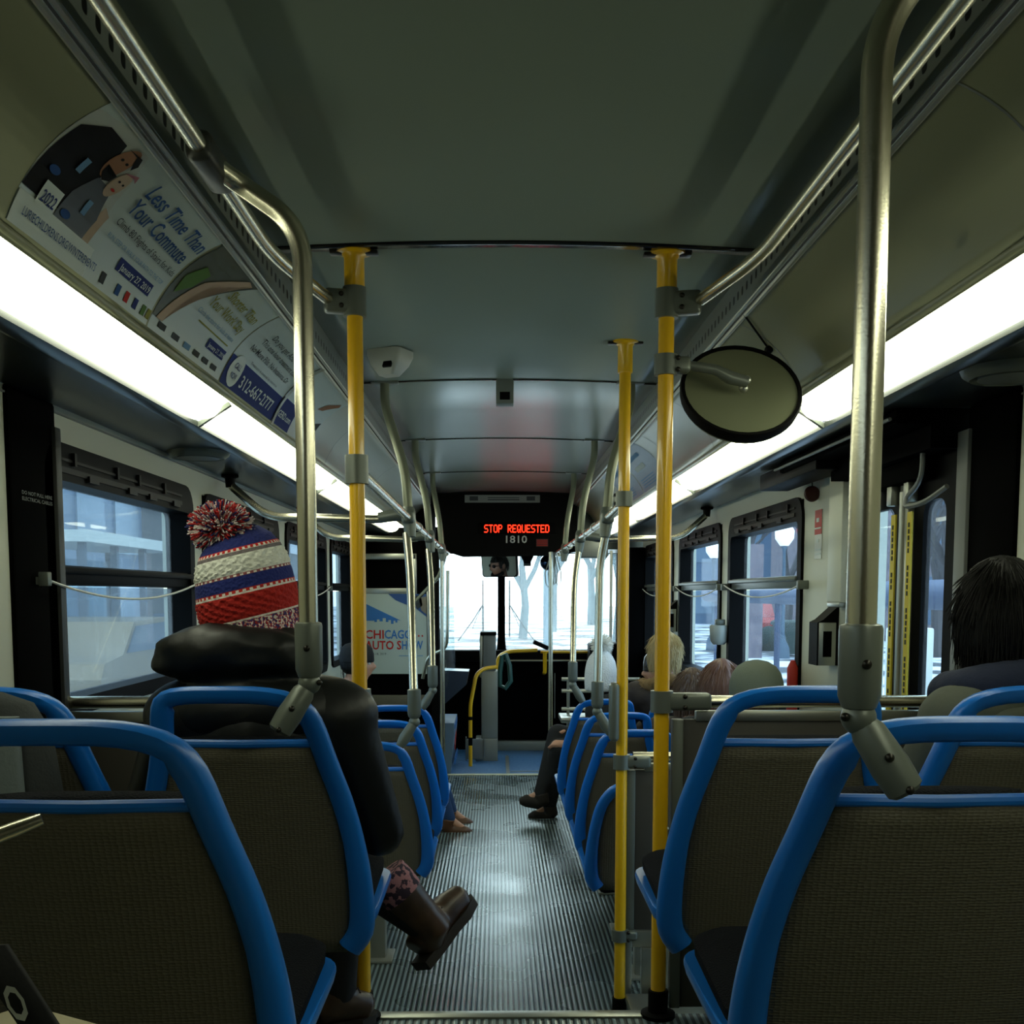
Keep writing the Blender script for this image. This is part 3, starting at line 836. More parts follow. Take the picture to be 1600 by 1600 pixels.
clamp_on(pF, 1.748, (-.6, 1, 0), .04, hgt=.05); clamp_on(pF, .855, (1, 0, 0), .1, hgt=.05); clamp_on(pF, .245, (1, 0, 0), .06, hgt=.04)
mb = MB(); mb.cyl((0, 0, .25 - LZ), (0, 0, .232 - LZ), .024, None, 16); mb.build('lower_collar', M['alu'], pF)
mb = MB(); mb.box((-.03, -.02, 1.03 - LZ), (.032, .07, .2), None, .014, 3); mb.build('stop_button_housing', M['bracket'], pF)

# upper handrails beside the perforated strips, ending at the yellow poles
for sd, nm in sides.items():
    t = empty('handrail', (sd * .53, 1, 2.16), 0, 'long steel handrail under the ceiling along the %s perforated strip' % nm, 'handrail', 'upper handrails')
    pts = fillet([(sd * .53, -.9, 2.16), (sd * .53, 2.42, 2.16), (sd * .455, 2.72, 2.146)], .12)
    mb = MB(); mb.tube([Vector(p) - t.location for p in pts], .0155, 14); mb.build('tube', M['steel'], t)
    for y in (1.1,):
        mb = MB(); mb.tube([(sd * 0, y - 1, 0), (sd * .0, y - 1, .1)], .008, 8); mb.build('hanger', M['bracket'], t)
# seat stanchions, near pair
def stanchion(sd, x, y, zbase, ztop, lab, bend_to, cap=True):
    t = empty('stanchion', (x, y, zbase), 0, lab, 'pole', 'steel seat stanchions')
    L = lambda p: Vector(p) - t.location
    mb = MB(); mb.tube([L(p) for p in fillet([(x, y, zbase + .09), (x + (.0 if sd > 0 else 0), y, ztop)] + bend_to, .13, 10)], .0178, 18); mb.build('tube', M['steel'], t)
    mb = MB(); mb.lathe((0, 0, 0), [(.010, -.012), (.02, -.008), (.025, .006), (.0255, .085), (.024, .09), (.019, .092)], 20); s_ = mb.build('socket', M['bracket'], t)
    mb = MB(); mb.ball((0, -.025, .045), (.006, .004, .006), 12, 8); mb.build('screw', M['screw'], s_)
    mb = MB(); mb.ball((0, 0, -.02), .021, 16, 12)
    d = Vector((sd * .036, -.012, -.058))
    mb.tube([Vector((0, 0, -.02)), Vector((0, 0, -.02)) + d * .3, Vector((0, 0, -.02)) + d, Vector((0, 0, -.02)) + d * 1.45, Vector((0, 0, -.02)) + d * 1.52], [.012, .021, .024, .022, .016], 16)
    k_ = mb.build('knuckle', M['bracket'], t)
    for q in (Vector((-.020 * sd, -.012, -.018)), Vector((0, -.024, -.02)) + d * .75, Vector((0, -.021, -.02)) + d * 1.4):
        mb = MB(); mb.ball(q, .0056, 10, 6); mb.build('screw', M['screw'], k_)
    if cap:
        e = Vector(bend_to[-1]); e0 = Vector(bend_to[-2]) if len(bend_to) > 1 else Vector((x, y, ztop))
        mb = MB()
        mb.box((e + Vector((0, -.0, 0))) - t.location, (.044, .17, .05), None, .014, 3)
        mb.build('rail_fitting', mat('dark_cast_fitting', (52, 54, 50), .4, .3) if sd < 0 else M['bracket'], t)
    return t
stanchion(-1, -.387, 1.99, 1.287, 2.075, 'bent steel stanchion on the hat wearer\'s seat, joining the left handrail', [(-.50, 1.985, 2.15), (-.53, 1.93, 2.16)])
stanchion(1, .388, 1.285, 1.303, 2.09, 'thick bent steel stanchion on the nearest right seat', [(.515, 1.27, 2.185), (.55, 1.2, 2.19)], False)

# round mirror on an arm
t = empty('convex_mirror', (.574, 2.80, 1.94), 0, 'large round black rimmed mirror seen from behind, on the right yellow pole', 'mirror')
rot = Matrix.Rotation(R(-34), 3, 'X')          # back of the dish looks up and to the rear
def mput(mb, nm, m):
    for v in mb.bm.verts: v.co = rot @ v.co
    return mb.build(nm, m, t, 40)
mb = MB(); mb.lathe((0, 0, 0), [(.0015, .016), (.05, .014), (.10, .006), (.146, -.004), (.146, .03), (.001, .07)], 40, 'Y'); mput(mb, 'dish', mat('mirror_back', (112, 116, 92), .3))
mb = MB(); mb.lathe((0, 0, 0), [(.143, -.008), (.152, -.009), (.155, 0), (.152, .02), (.143, .02), (.143, -.008)], 40, 'Y', False); mput(mb, 'rim', M['rubber'])
mb = MB(); mb.ball(rot @ Vector((.004, -.012, 0)), .012, 12, 8); mb.ball((.006, -.035, .022), .011, 12, 8); mb.tube([rot @ Vector((.004, -.012, 0)), (.006, -.035, .022)], .006, 8); mb.build('ball_joint', M['alu'], t)
mb = MB(); mb.tube([Vector((.43, 2.755, 1.995)) - t.location, Vector((.5, 2.755, 1.985)) - t.location, Vector((.535, 2.762, 1.968)) - t.location, (.008, -.036, .016)], [.012, .013, .0165, .0145], 12); mb.build('arm', M['bracket'], t)

# ------------------------------------------------------------------ low-section rails: long rails, ceiling hangers, cross tubes, drop poles
for sd, nm, ya, x0 in ((-1, 'left', 2.79, -.392), (1, 'right', 3.73, .384)):
    t = empty('handrail', (sd * .4, ya, 1.73), 0, 'horizontal steel handrail running forward from the %s' % ('left yellow pole' if sd < 0 else 'farther yellow pole on the right'), 'handrail', 'low floor handrails')
    pts = [(x0, ya, 1.738), (sd * .395, 4.38, 1.73), (sd * .41, 6, 1.735), (sd * .425, 7.6, 1.745), (sd * .44, 8.95, 1.76)]
    mb = MB(); mb.tube([Vector(p) - t.location for p in pts], .0155, 14); mb.build('tube', M['steel'], t)
    for y in (5.0, 5.5, 6.5, 7.0, 8.0, 8.4):
        mb = MB(); mb.tube([(sd * (.395 + (y - 4.38) * .0098) - t.location.x, y - .03 - ya, .004), (sd * (.395 + (y - 4.38) * .0098) - t.location.x, y + .03 - ya, .004)], .0185, 12); mb.build('sleeve', M['alu'], t)
def hanger(sd, y, lab):
    xr = sd * (.395 + (y - 4.38) * .0098)
    t = empty('rail_hanger', (sd * .485, y, ZC + .006), 0, lab, 'pole', 'ceiling hangers')
    L = lambda p: Vector(p) - t.location
    mb = MB(); mb.tube([L(p) for p in fillet([(sd * .485, y, ZC + .004), (sd * .485, y, 2.17), (xr + sd * .012, y, 1.92), (xr, y, 1.75)], .07)], .0185, 14); mb.build('tube', M['darksteel'], t)
    mb = MB(); mb.box((0, 0, -.006), (.11, .045, .012), None, .004); mb.build('ceiling_plate', M['bracket'], t)
    mb = MB(); mb.tube([L((xr, y, 1.775)), L((xr, y, 1.755)), L((xr + sd * -.004, y - .005, 1.70)), L((xr - sd * .008, y - .01, 1.655))], [.021, .027, .026, .02], 14)
    mb.box(L((xr, y, 1.733)), (.05, .11, .05), None, .012, 3); mb.build('tee_fitting', M['bracket'], t)
    return t, xr
for sd, nm in sides.items():
    for y, w_ in ((4.38, 'nearest'), (5.98, 'middle'), (7.58, 'farthest')):
        hanger(sd, y, '%s bent grey hanger from the ceiling to the %s handrail' % (w_, nm))
# drop poles to the seats
def drop_pole(sd, pts, lab):
    t = empty('drop_pole', pts[-1], 0, lab, 'pole', 'drop poles to the seats')
    L = lambda p: Vector(p) - t.location
    e, e0 = Vector(pts[-1]), Vector(pts[-2])
    mb = MB(); mb.tube([L(p) for p in fillet(pts, .12)], .0165, 14); mb.build('tube', M['steel'], t)
    mb = MB(); mb.lathe((0, 0, -.01), [(.012, -.01), (.022, 0), (.025, .012), (.025, .1), (.018, .103)], 16); mb.build('socket', M['bracket'], t)
    mb = MB(); mb.ball((0, 0, -.03), .021, 12, 8); d = Vector((sd * .036, -.01, -.06))
    mb.tube([Vector((0, 0, -.03)), Vector((0, 0, -.03)) + d, Vector((0, 0, -.03)) + d * 1.5], [.017, .023, .016], 12); mb.build('knuckle', M['bracket'], t)
drop_pole(-1, [(-.403, 4.37, 1.67), (-.385, 4.32, 1.5), (-.352, 4.03, .985)], 'steel pole dropping to the nearest low seat on the left')
drop_pole(-1, [(-.418, 5.97, 1.67), (-.40, 5.9, 1.5), (-.362, 5.36, .985)], 'steel pole dropping to the foremost low seat on the left')
drop_pole(1, [(.393, 4.40, 1.67), (.372, 4.42, 1.55), (.362, 4.38, .985)], 'steel pole dropping to the near handled low seat on the right')
drop_pole(1, [(.403, 5.97, 1.67), (.375, 5.92, 1.5), (.352, 5.68, .985)], 'steel pole dropping to the foremost low seat on the right')
# straight poles near the driver
for x, y, lab in ((-.425, 7.57, 'slim vertical steel pole at the driver screen'), (.33, 7.6, 'slim vertical steel pole behind the coiled cable on the right')):
    mb = MB(); mb.tube([(x, y, 1.72), (x, y, LZ)], .0155, 12); mb.lathe((x, y, LZ), [(.03, 0), (.03, .01), (.022, .07), (.0165, .075)], 12)
    thing_mesh(mb, 'drop_pole', M['steel'], lab, 'pole', at=(x, y, LZ))
# cross tubes from the soffit to the tee fittings
for sd, y, lab in ((-1, 4.38, 'horizontal steel tube above the hat reaching the nearest left tee'), (-1, 5.98, 'horizontal steel tube farther forward over the left windows'), (1, 5.98, 'bent steel tube reaching from the right soffit across the windows')):
    xr = sd * (.395 + (y - 4.38) * .0098)
    t = empty('cross_tube', (sd * 1.1, y, 1.9), 0, lab, 'tube')
    L = lambda p: Vector(p) - t.location
    mb = MB(); mb.tube([L(p) for p in fillet([(sd * 1.10, y + .0, 1.897), (sd * 1.10, y, 1.86), (sd * .96, y, 1.735), (sd * .5, y, 1.725), (xr + sd * .03, y, 1.745)], .07)], .0165, 14); mb.build('tube', M['steel'], t)
    mb = MB(); mb.lathe((0, 0, 0), [(.018, -.05), (.021, -.015), (.034, -.01), (.034, 0)], 14); mb.build('soffit_flange', M['black'], t)
    mb = MB(); mb.tube([L((xr + sd * .025, y, 1.747)), L((xr + sd * .12, y, 1.732))], [.027, .02], 12); mb.build('tee_sleeve', M['bracket'], t)
# coiled cables hanging by the right rail
t = empty('hanging_cord', (.36, 7.9, 1.73), 0, 'loops of thin cord hanging from the right handrail near the windshield', 'cord')
mb = MB()
for i, (dx, h) in enumerate(((-.035, .25), (-.012, .25), (.012, .23), (.04, .24))):
    mb.tube([(dx * .3, i * .01, 0), (dx - .022, i * .01, -.6 * h), (dx - .016, i * .01, -.9 * h), (dx, i * .01, -h), (dx + .018, i * .01, -.9 * h), (dx + .02, i * .01, -.6 * h), (dx * .3 + .008, i * .01, 0)], .0035, 6)
mb.build('cord', M['bracket'], t)

# ------------------------------------------------------------------ modesty panels
def panel(x0, x1, y, z0, z1, lab, edge_sd, rail=True):
    t = empty('modesty_panel', ((x0 + x1) / 2, y, z0), 0, lab, 'panel')
    L = lambda p: Vector(p) - t.location
    def pb(lo, hi, nm, m, bev=.003, par=t):
        mb = MB(); mb.b2(L(lo), L(hi), bev); return mb.build(nm, m, par)
    pb((x0, y - .008, z0), (x1, y + .008, z1), 'board', M['panel'])
    xe = x0 if edge_sd > 0 else x1
    a, b = sorted((xe, xe + edge_sd * .028))
    pb((a, y - .016, z0), (b, y + .016, z1), 'edge_strip', M['bracket'])
    if rail:
        xr0, xr1 = (x0 + .02, x1) if edge_sd > 0 else (x0, x1 - .02)
        mb = MB(); mb.tube([L((xr0, y, z1 + .045)), L((xr1, y, z1 + .045))], .016, 12); mb.build('top_rail', M['steel'], t)
        pb((x0 + (.06 if edge_sd > 0 else 0), y - .014, z1 - .005), (x1 - (.06 if edge_sd < 0 else 0), y + .014, z1 + .022), 'top_channel', M['alu'])
    return t
panel(.405, 1.14, 2.77, .35, 1.11, 'dark modesty panel with a metal top rail behind the right aisle seat', 1)
panel(-1.14, -.42, 2.77, .35, 1.11, 'dark modesty panel beside the left yellow pole, behind the hat wearer\'s elbow', -1)
t = panel(.405, .70, 3.72, .26, .825, 'narrow bolted modesty panel beside the farther yellow pole', 1)
mb = MB()
for p in ((.1, -.012, .5), (.14, -.012, .36), (.11, -.012, .08)): mb.ball(Vector(p) - Vector((.1475, 0, 0)), .007, 10, 6)
mb.build('bolt_head', M['alu'], t)
mb = MB(); mb.b2((.405, 3.69, LZ), (.425, 3.74, .26), .003); mb.b2((.46, 3.69, LZ), (.66, 3.73, .2), .003); mb.b2((.41, 3.70, .2), (.70, 3.74, .26), .004)
thing_mesh(mb, 'kick_plate', M['alu'], 'scuffed metal kick plate under the narrow modesty panel', 'plate', at=(.5, 3.72, LZ))
mb = MB(); mb.b2((.40, 2.78, .02), (1.1, 3.66, .05), .004); thing_mesh(mb, 'door_step', M['alu'], 'pale metal door step between the two right poles', 'step', at=(.7, 3.2, .02))
mb = MB(); mb.lathe((.56, 3.68, .46), [(.012, -.06), (.03, -.055), (.034, 0), (.03, .05), (.014, .075), (.012, .09)], 14)
thing_mesh(mb, 'plastic_bottle', glass('bottle_plastic', (.8, .85, .85), .15, .2), 'clear plastic bottle wedged at the narrow modesty panel', 'bottle', at=(.56, 3.68, .4))

# ------------------------------------------------------------------ seats
HWA = [(.93, .03), (.929, .06), (.925, .09), (.916, .115), (.905, .132), (.89, .147), (.87, .157), (.82, .168), (.77, .182), (.72, .199), (.66, .213), (.60, .224), (.54, .232), (.47, .237), (.41, .236), (.38, .228), (.365, .205)]
HWW = [(.93, .10), (.928, .125), (.922, .143), (.912, .156), (.90, .163), (.87, .167), (.82, .169), (.77, .181), (.72, .196), (.66, .210), (.60, .222), (.54, .230), (.47, .235), (.41, .234), (.38, .226), (.365, .205)]
def hw(z, T=None):
    T = T or HWA
    if z >= T[0][0]: return T[0][1]
    for (za, a), (zb, b) in zip(T, T[1:]):
        if za >= z >= zb: return a + (b - a) * (za - z) / (za - zb)
    return T[-1][1]
def yb(z):
    t_ = (.93 - z) / .55
    return .165 * t_ + .012 * math.sin(t_ * math.pi)
def make_seat(handle=True, aisle=1):
    root = empty('passenger_seat')
    top = .93 if handle else .80
    # blue frame: swept rounded strip
    TL, TR = (HWW, HWA) if aisle > 0 else (HWA, HWW)
    cut = lambda T: T if handle else [(.80, .11), (.797, .135), (.785, .155), (.765, .170)] + [q for q in T if q[0] < .75]
    path = [(-h, z) for z, h in reversed(cut(TL))] + [(h, z) for z, h in cut(TR)]
    P = []
    for i in range(len(path) - 1):          # resample
        a, b = path[i], path[i + 1]
        n = max(1, int(math.hypot(b[0] - a[0], b[1] - a[1]) / .02))
        for k_ in range(n): P.append((a[0] + (b[0] - a[0]) * k_ / n, a[1] + (b[1] - a[1]) * k_ / n))
    P.append(path[-1])
    for _ in range(3): P = [P[0]] + [((P[i - 1][0] + 2 * P[i][0] + P[i + 1][0]) / 4, (P[i - 1][1] + 2 * P[i][1] + P[i + 1][1]) / 4) for i in range(1, len(P) - 1)] + [P[-1]]
    rings = []
    wd, dp = .041, .044
    for i, (x, z) in enumerate(P):
        a, b = P[max(i - 1, 0)], P[min(i + 1, len(P) - 1)]
        tx, tz = b[0] - a[0], b[1] - a[1]; l = math.hypot(tx, tz) or 1
        nx, nz = tz / l, -tx / l            # towards the inside for this walking order
        if nx * x > 0 and abs(x) > .05 or (abs(x) <= .05 and nz > 0): nx, nz = -nx, -nz
        ring = []
        k_w = 1.0 + .30 * max(0, min(1, (.62 - z) / .2))
        k_top = .84 if z > .9 else 1
        for q in range(12):
            an = 2 * math.pi * q / 12
            ca, sa = math.cos(an), math.sin(an)
            u = math.copysign(abs(ca) ** .7, ca); v = math.copysign(abs(sa) ** .7, sa)
            off = wd * k_w * k_top * .5 * (1 - u)
            px, pz = x + nx * off, z + nz * off
            ring.append((px, yb(pz) + v * dp * .5 * (1 + .45 * max(0, min(1, (.75 - z) / .2))) - .004, pz))
        rings.append(ring)
    mb = MB(); mb.ring_loft(rings); fr = mb.build('frame', M['blue'], root, 50)
    # rear shell: dark woven panel below the opening
    ztop = .815 if handle else .775
    rows = []
    for k_ in range(15):
        z = ztop - (ztop - .372) * k_ / 14
        h = max(hw(z) - .030 - .008 * max(0, min(1, (.62 - z) / .2)), .05)
        row = []
        for q in range(13):
            f = q / 12 * 2 - 1
            row.append((h * f, yb(z) - .006 - .012 * (1 - f * f), z))
        rows.append(row)
    mb = MB(); mb.sheet(rows); mb.build('back_shell', M['seatback'], root, 60, solid=.012)
    # bright lip along the bottom of the opening
    if handle:
        mb = MB(); h = hw(.815) - .028
        mb.tube([(-h, yb(.815) - .010, .818), (0, yb(.815) - .022, .818), (h, yb(.815) - .010, .818)], .0085, 10); mb.build('lip', M['blue'], root)
    # front cushion
    rows = []
    for k_ in range(13):
        z = (.818 if handle else .77) - .42 * k_ / 12
        h = hw(z) - .045
        rows.append([(h * f, yb(z) + .022 + .028 * (1 - f ** 4), z) for f in [q / 5 - 1 for q in range(11)]])
    mb = MB(); mb.sheet(rows); mb.build('back_cushion', M['cushion'], root, 60, solid=.03)
    # pan
    pts = rrect(-.222, .222, .19, .60, .07)
    mb = MB(); mb.ring_loft([[(x * k_, .395 + (y - .395) * k_, z) for x, y in pts] for z, k_ in ((.395, .94), (.41, 1.02), (.428, 1.04), (.436, 1.03))]); mb.build('pan', M['blue'], root, 50)
    mb = MB(); mb.ring_loft([[(x * k_, .395 + (y - .395) * k_, z + .02 * ((y - .19) / .41)) for x, y in pts] for z, k_ in ((.43, .96), (.452, .97), (.462, .9), (.464, .5))]); mb.build('seat_cushion', M['cushion'], root, 50)
    # pedestal
    h0 = 0
    mb = MB(); mb.b2((-.03, .24, h0), (.03, .31, .40), .006); mb.b2((-.15, .2, .37), (.15, .46, .398), .006); mb.b2((-.06, .2, h0), (.06, .36, h0 + .012), .003)
    mb.build('pedestal', M['fare'], root)
    return root
SEATS = {(h, a): make_seat(h, a) for h in (True, False) for a in (-1, 1)}
used = set()
def seat(x, y, z, lab, handle=True, rz=0):
    src = SEATS[(handle, 1 if x < 0 else -1)]
    if src.name in used: o = copy_tree(src)
    else: o = src; used.add(src.name)
    o.location = (x, y, z); o.rotation_euler = (0, 0, rz)
    tag(o, lab, 'seat', 'blue framed passenger seats')
    return o
seat(-.553, 1.30, PZ + .022, 'nearest left aisle seat, blue frame, its brownish shell filling the bottom left corner')
seat(.517, 1.335, PZ + .02, 'nearest right seat, blue frame, clamped by the thick steel stanchion')
seat(-.528, 2.02, PZ, 'blue framed seat carrying the passenger in the striped pompom hat')
seat(-.992, 2.02, PZ, 'blue framed window seat behind the grey backpack')
seat(.517, 2.02, PZ, 'empty blue framed aisle seat in front of the right modesty panel')
seat(.968, 2.02, PZ, 'blue framed window seat carrying the dark haired passenger')
seat(-.528, 4.06, LZ, 'nearest blue framed low seat on the left, just past the left yellow pole')
seat(-.528, 4.75, LZ, 'second blue framed low seat on the left aisle')
seat(-.528, 5.4, LZ, 'foremost blue framed low seat on the left aisle')
seat(-.985, 4.06, LZ, 'low window seat on the left behind the yellow pole')
seat(.517, 4.40, LZ, 'nearest handled low seat on the right aisle, clamped by the shorter drop pole')
seat(.517, 5.05, LZ, 'middle handled low seat on the right aisle')
seat(.517, 5.70, LZ, 'foremost handled low seat on the right aisle')
seat(.517, 3.85, LZ, 'handleless blue low seat cut by the farther yellow pole', False)
seat(.955, 3.85, LZ, 'low window seat carrying the passenger in the grey green beanie', False)
seat(.955, 4.55, LZ, 'low window seat carrying the auburn haired passenger', False)
seat(.955, 5.1, LZ, 'low window seat carrying the fluffy brown haired passenger', False)
seat(.93, 5.75, LZ, 'foremost window seat on the right, its blue handle showing below the fur trimmed coat')
# sideways benches at the front
for sd, y, lab in ((-1, 6.75, 'aisle facing seat carrying the passenger in the black cap'), (1, 7.1, 'aisle facing seat carrying the passenger in the white pompom hat')):
    o = seat(-1.185 if sd < 0 else 1.06, y, LZ, lab, False, rz=sd * R(90))

# ------------------------------------------------------------------ front of the bus
mb = MB()
mb.poly([(-.50, 9.06, 2.25), (.56, 9.06, 2.25), (.56, 9.12, 1.76), (-.46, 9.12, 1.73)], (0, .9, 0)) if False else mb.ring_loft([
    [(-.62, 9.10, 2.30), (.62, 9.10, 2.30), (.62, 9.10, 1.78), (.45, 9.10, 1.745), (-.33, 9.10, 1.735), (-.47, 9.10, 1.78)],
    [(-.62, 9.95, 2.30), (.62, 9.95, 2.30), (.62, 9.95, 1.84), (.45, 9.95, 1.82), (-.33, 9.95, 1.82), (-.47, 9.95, 1.84)]])
struct(mb.build('ceiling_front_bulkhead', M['black'], smooth=20))
for sd in (-1, 1):
    mb = MB(); x0, x1 = sorted((sd * .60, sd * 1.2)); mb.b2((x0, 9.16, 1.80), (x1, 9.95, 2.3)); struct(mb.build('ceiling_corner_' + sides[sd], M['matblack'] if sd < 0 else M['soffit'], smooth=0))
t = empty('destination_sign', (0, 9.095, 1.95), 0, 'red LED sign reading STOP REQUESTED on the black front bulkhead', 'sign')
FONT = {'S': ('01111', '10000', '10000', '01110', '00001', '00001', '11110'), 'T': ('11111', '00100', '00100', '00100', '00100', '00100', '00100'),
        'O': ('01110', '10001', '10001', '10001', '10001', '10001', '01110'), 'P': ('11110', '10001', '10001', '11110', '10000', '10000', '10000'),
        'R': ('11110', '10001', '10001', '11110', '10100', '10010', '10001'), 'E': ('11111', '10000', '10000', '11110', '10000', '10000', '11111'),
        'Q': ('01110', '10001', '10001', '10001', '10101', '10010', '01101'), 'U': ('10001', '10001', '10001', '10001', '10001', '10001', '01110'),
        'D': ('11110', '10001', '10001', '10001', '10001', '10001', '11110'), ' ': ('00000',) * 7}
mb = MB(); x0 = -.150; pit = (.388 + .150) / (14 * 6 - 1)
for ci, ch in enumerate('STOP REQUESTED'):
    for r_, row in enumerate(FONT[ch]):
        for c_, v in enumerate(row):
            if v == '1':
                x = x0 + (ci * 6 + c_) * pit; z = .05 - r_ * .0092
                mb.b2((x, -.006, z - .0085), (x + pit * .98, -.002, z))
mb.build('led_lettering', M['led'], t, 0)
mb = MB(); mb.b2((-.2, -.002, -.025), (.44, .004, .068), .003); mb.build('display_window', mat('sign_glass', (4, 4, 5), .6, spec=.05), t)
lettering('1810', lambda u, v: (.03 + u, -.003, -.098 + v), mat('number_grey', (196, 196, 190), .5), tag(empty('fleet_number', (0, 9.095, 1.95), 0), 'grey fleet number 1810 below the red LED sign', 'number'), .085, .175, bold=.012, sub=False)
t = empty('notice', (.33, 9.095, 1.84), 0, 'small dark red lined notice beside the fleet number', 'sign')
mb = MB(); mb.b2((-.05, -.004, -.02), (.05, 0, .045)); mb.build('sheet', mat('dark_notice', (46, 18, 16), .6), t, 0)
mb = MB()
for k_ in range(4): mb.b2((-.045, -.006, -.012 + .014 * k_), (.045, -.004, -.006 + .014 * k_))
mb.build('printed_lines', M['inkred'], t, 0)
t = empty('notice', (0, 9.09, 2.212), 0, 'wide pale notice at the top of the black front bulkhead', 'sign')
mb = MB(); mb.box((0, -.004, 0), (.62, .004, .062)); mb.build('sheet', mat('pale_notice', (122, 126, 122), .5), t, 0)
mb = MB(); mb.b2((-.27, -.009, -.015), (-.2, -.006, .02)); mb.b2((.2, -.009, -.015), (.27, -.006, .02)); mb.b2((-.12, -.009, -.012), (.14, -.006, -.004)); mb.b2((-.12, -.009, .006), (.14, -.006, .012)); mb.build('printed_lines', M['inkdark'], t, 0)

# windshield, post, dash
ws = empty('window_20', (0, 10.4, .86), 0, kind='structure')
mb = MB(); mb.b2((-1.15, -.01, 0), (1.15, -.004, 1.05)); mb.build('windshield_pane', M['windshield'], ws, 0)
mb = MB(); mb.ring_loft([[(-.003 + x * k_, y, z) for x, y in rrect(-.035, .035, -.05, .02, .012)] for z, k_ in ((.0, 1.9), (.05, 1.25), (.15, 1), (1.05, 1))]); mb.build('centre_post', M['matblack'], ws)
mb = MB(); mb.b2((-1.2, -.03, .95), (1.2, .05, 1.2)); mb.b2((-1.22, -.04, 0), (-1.13, .04, 1.1)); mb.b2((1.09, -.04, -.8), (1.2, .04, 1.1)); mb.build('windshield_frame', M['black'], ws)
# wipers
for x, lab in ((-.18, 'windshield wiper left of the centre post'), (.075, 'windshield wiper right of the centre post')):
    t = empty('wiper', (x, 10.45, 1.0), 0, lab, 'wiper')
    mb = MB(); mb.tube([(0, 0, .02), (0, 0, .56)], .008, 8); mb.build('blade', M['matblack'], t)
    s_ = -1 if x < 0 else 1
    mb = MB(); mb.tube([(0, .01, .33), (s_ * .1, .02, .17), (s_ * .24, .02, -.02)], .005, 8); mb.tube([(0, .01, .33), (s_ * .06, .02, .2), (s_ * .1, .02, .1)], .003, 6); mb.build('arm', M['matblack'], t)
mb = MB(); mb.b2((-1.15, 10.30, -.05), (1.10, 10.39, .80), .01); struct(mb.build('wall_front_dash', M['matblack']))
mb = MB(); mb.b2((-1.15, 10.27, .79), (1.15, 10.5, .90), .012); struct(mb.build('trim_80', M['black']))
mb = MB(); mb.b2((-.05, 10.255, .795), (1.1, 10.275, .81), .003); struct(mb.build('trim_81', M['alu']))
mb = MB(); mb.b2((-.05, 10.22, -.05), (1.1, 10.30, .04), .005); struct(mb.build('trim_82', M['fare']))
mb = MB(); mb.b2((.50, 10.290, .25), (.506, 10.299, .68)); struct(mb.build('trim_83', M['alu'], smooth=0))
# front door on the right: black frame with glass
d2 = empty('door_2', (1.15, 9.55, LZ), 0, kind='structure')
mb = MB(); frame_ring(mb, 1, rrect(-.62, .66, .0, 1.86, .02), rrect(-.5, -.04, .35, 1.7, .06), -.03, .03); frame_ring(mb, 1, rrect(-.02, .66, .0, 1.86, .02), rrect(.1, .56, .35, 1.7, .06), -.032, .028); mb.build('door_leaf', M['matblack'], d2)
mb = MB(); mb.b2((.0, -.5, .3), (.004, .57, 1.72)); mb.build('door_pane', M['rightglass'], d2, 0)
mb = MB(); mb.b2((.95, 8.72, .2), (1.15, 8.95, 1.8), .02); struct(mb.build('door_2_frame', M['matblack']))
mb = MB(); mb.tube([(.885, 8.9, 1.78), (.885, 8.9, LZ)], .012, 10); thing_mesh(mb, 'grab_pole', M['white'], 'white vertical grab pole before the dark front door', 'pole', at=(.885, 8.9, LZ))
# white panel box near the front right (defroster duct) and head box
mb = MB(); mb.b2((.62, 8.8, 1.72), (.85, 9.1, 1.86), .02); thing_mesh(mb, 'duct_box', M['grey'], 'grey box under the ceiling corner above the front door', 'box', at=(.73, 8.95, 1.72))
# rear-view mirror showing the driver
t = empty('interior_mirror', (-.025, 9.9, 1.69), 0, 'wide rectangular mirror reflecting the driver at the top of the windshield', 'mirror')
CAMP = Vector((-.043, 0, 1.43)); MIRP = Vector((-.025, 9.88, 1.69)); DRV = Vector((-.72, 9.28, 1.46))
n_ = ((CAMP - MIRP).normalized() + (DRV - MIRP).normalized()).normalized()
qz = n_.to_track_quat('Z', 'Y').to_matrix()
def mp(mb, nm, m, par=t):
    for v in mb.bm.verts: v.co = qz @ v.co
    return mb.build(nm, m, par)
mb = MB(); mb.ring_loft([[(x, y, z) for x, y in rrect(-.175, .175, -.11, .11, .03)] for z in (-.03, -.002)]); mp(mb, 'housing', M['black'])
mb = MB(); mb.ring_loft([[(x, y, z) for x, y in rrect(-.165, .165, -.10, .10, .025)] for z in (-.001, .001)]); mp(mb, 'glass', M['mirror'])
mb = MB(); mb.tube([(0, .02, .08), (0, .05, .22)], .012, 8); mb.build('stem', M['black'], t)
t = empty('sensor_pod', (.228, 9.85, 1.82), 0, 'dark tapered pod hanging below the bulkhead near the centre post', 'device')
mb = MB(); mb.ring_loft([[(x * k_, y * k_, z) for x, y in rrect(-.055, .055, -.04, .04, .012)] for z, k_ in ((.05, .9), (-.06, 1), (-.10, .62), (-.14, .6))]); mb.build('case', M['black'], t)
mb = MB(); mb.b2((-.03, -.03, -.138), (.03, -.024, -.118)); mb.build('tip', M['grey'], t)
t = empty('blind_spot_mirror', (.395, 9.45, 1.70), 0, 'small round dark convex mirror hanging by the cord loops', 'mirror')
mb = MB(); mb.ball((0, 0, 0), (.062, .03, .066), 20, 12); mb.build('glass', M['darkmirror'], t)
mb = MB(); mb.lathe((0, .012, 0), [(.062, 0), (.068, .004), (.064, .014)], 20, 'Y'); mb.build('rim', M['black'], t)
mb = MB(); mb.tube([(.03, .02, .04), (.07, .02, .1)], .01, 8); mb.build('stem', M['alu'], t)

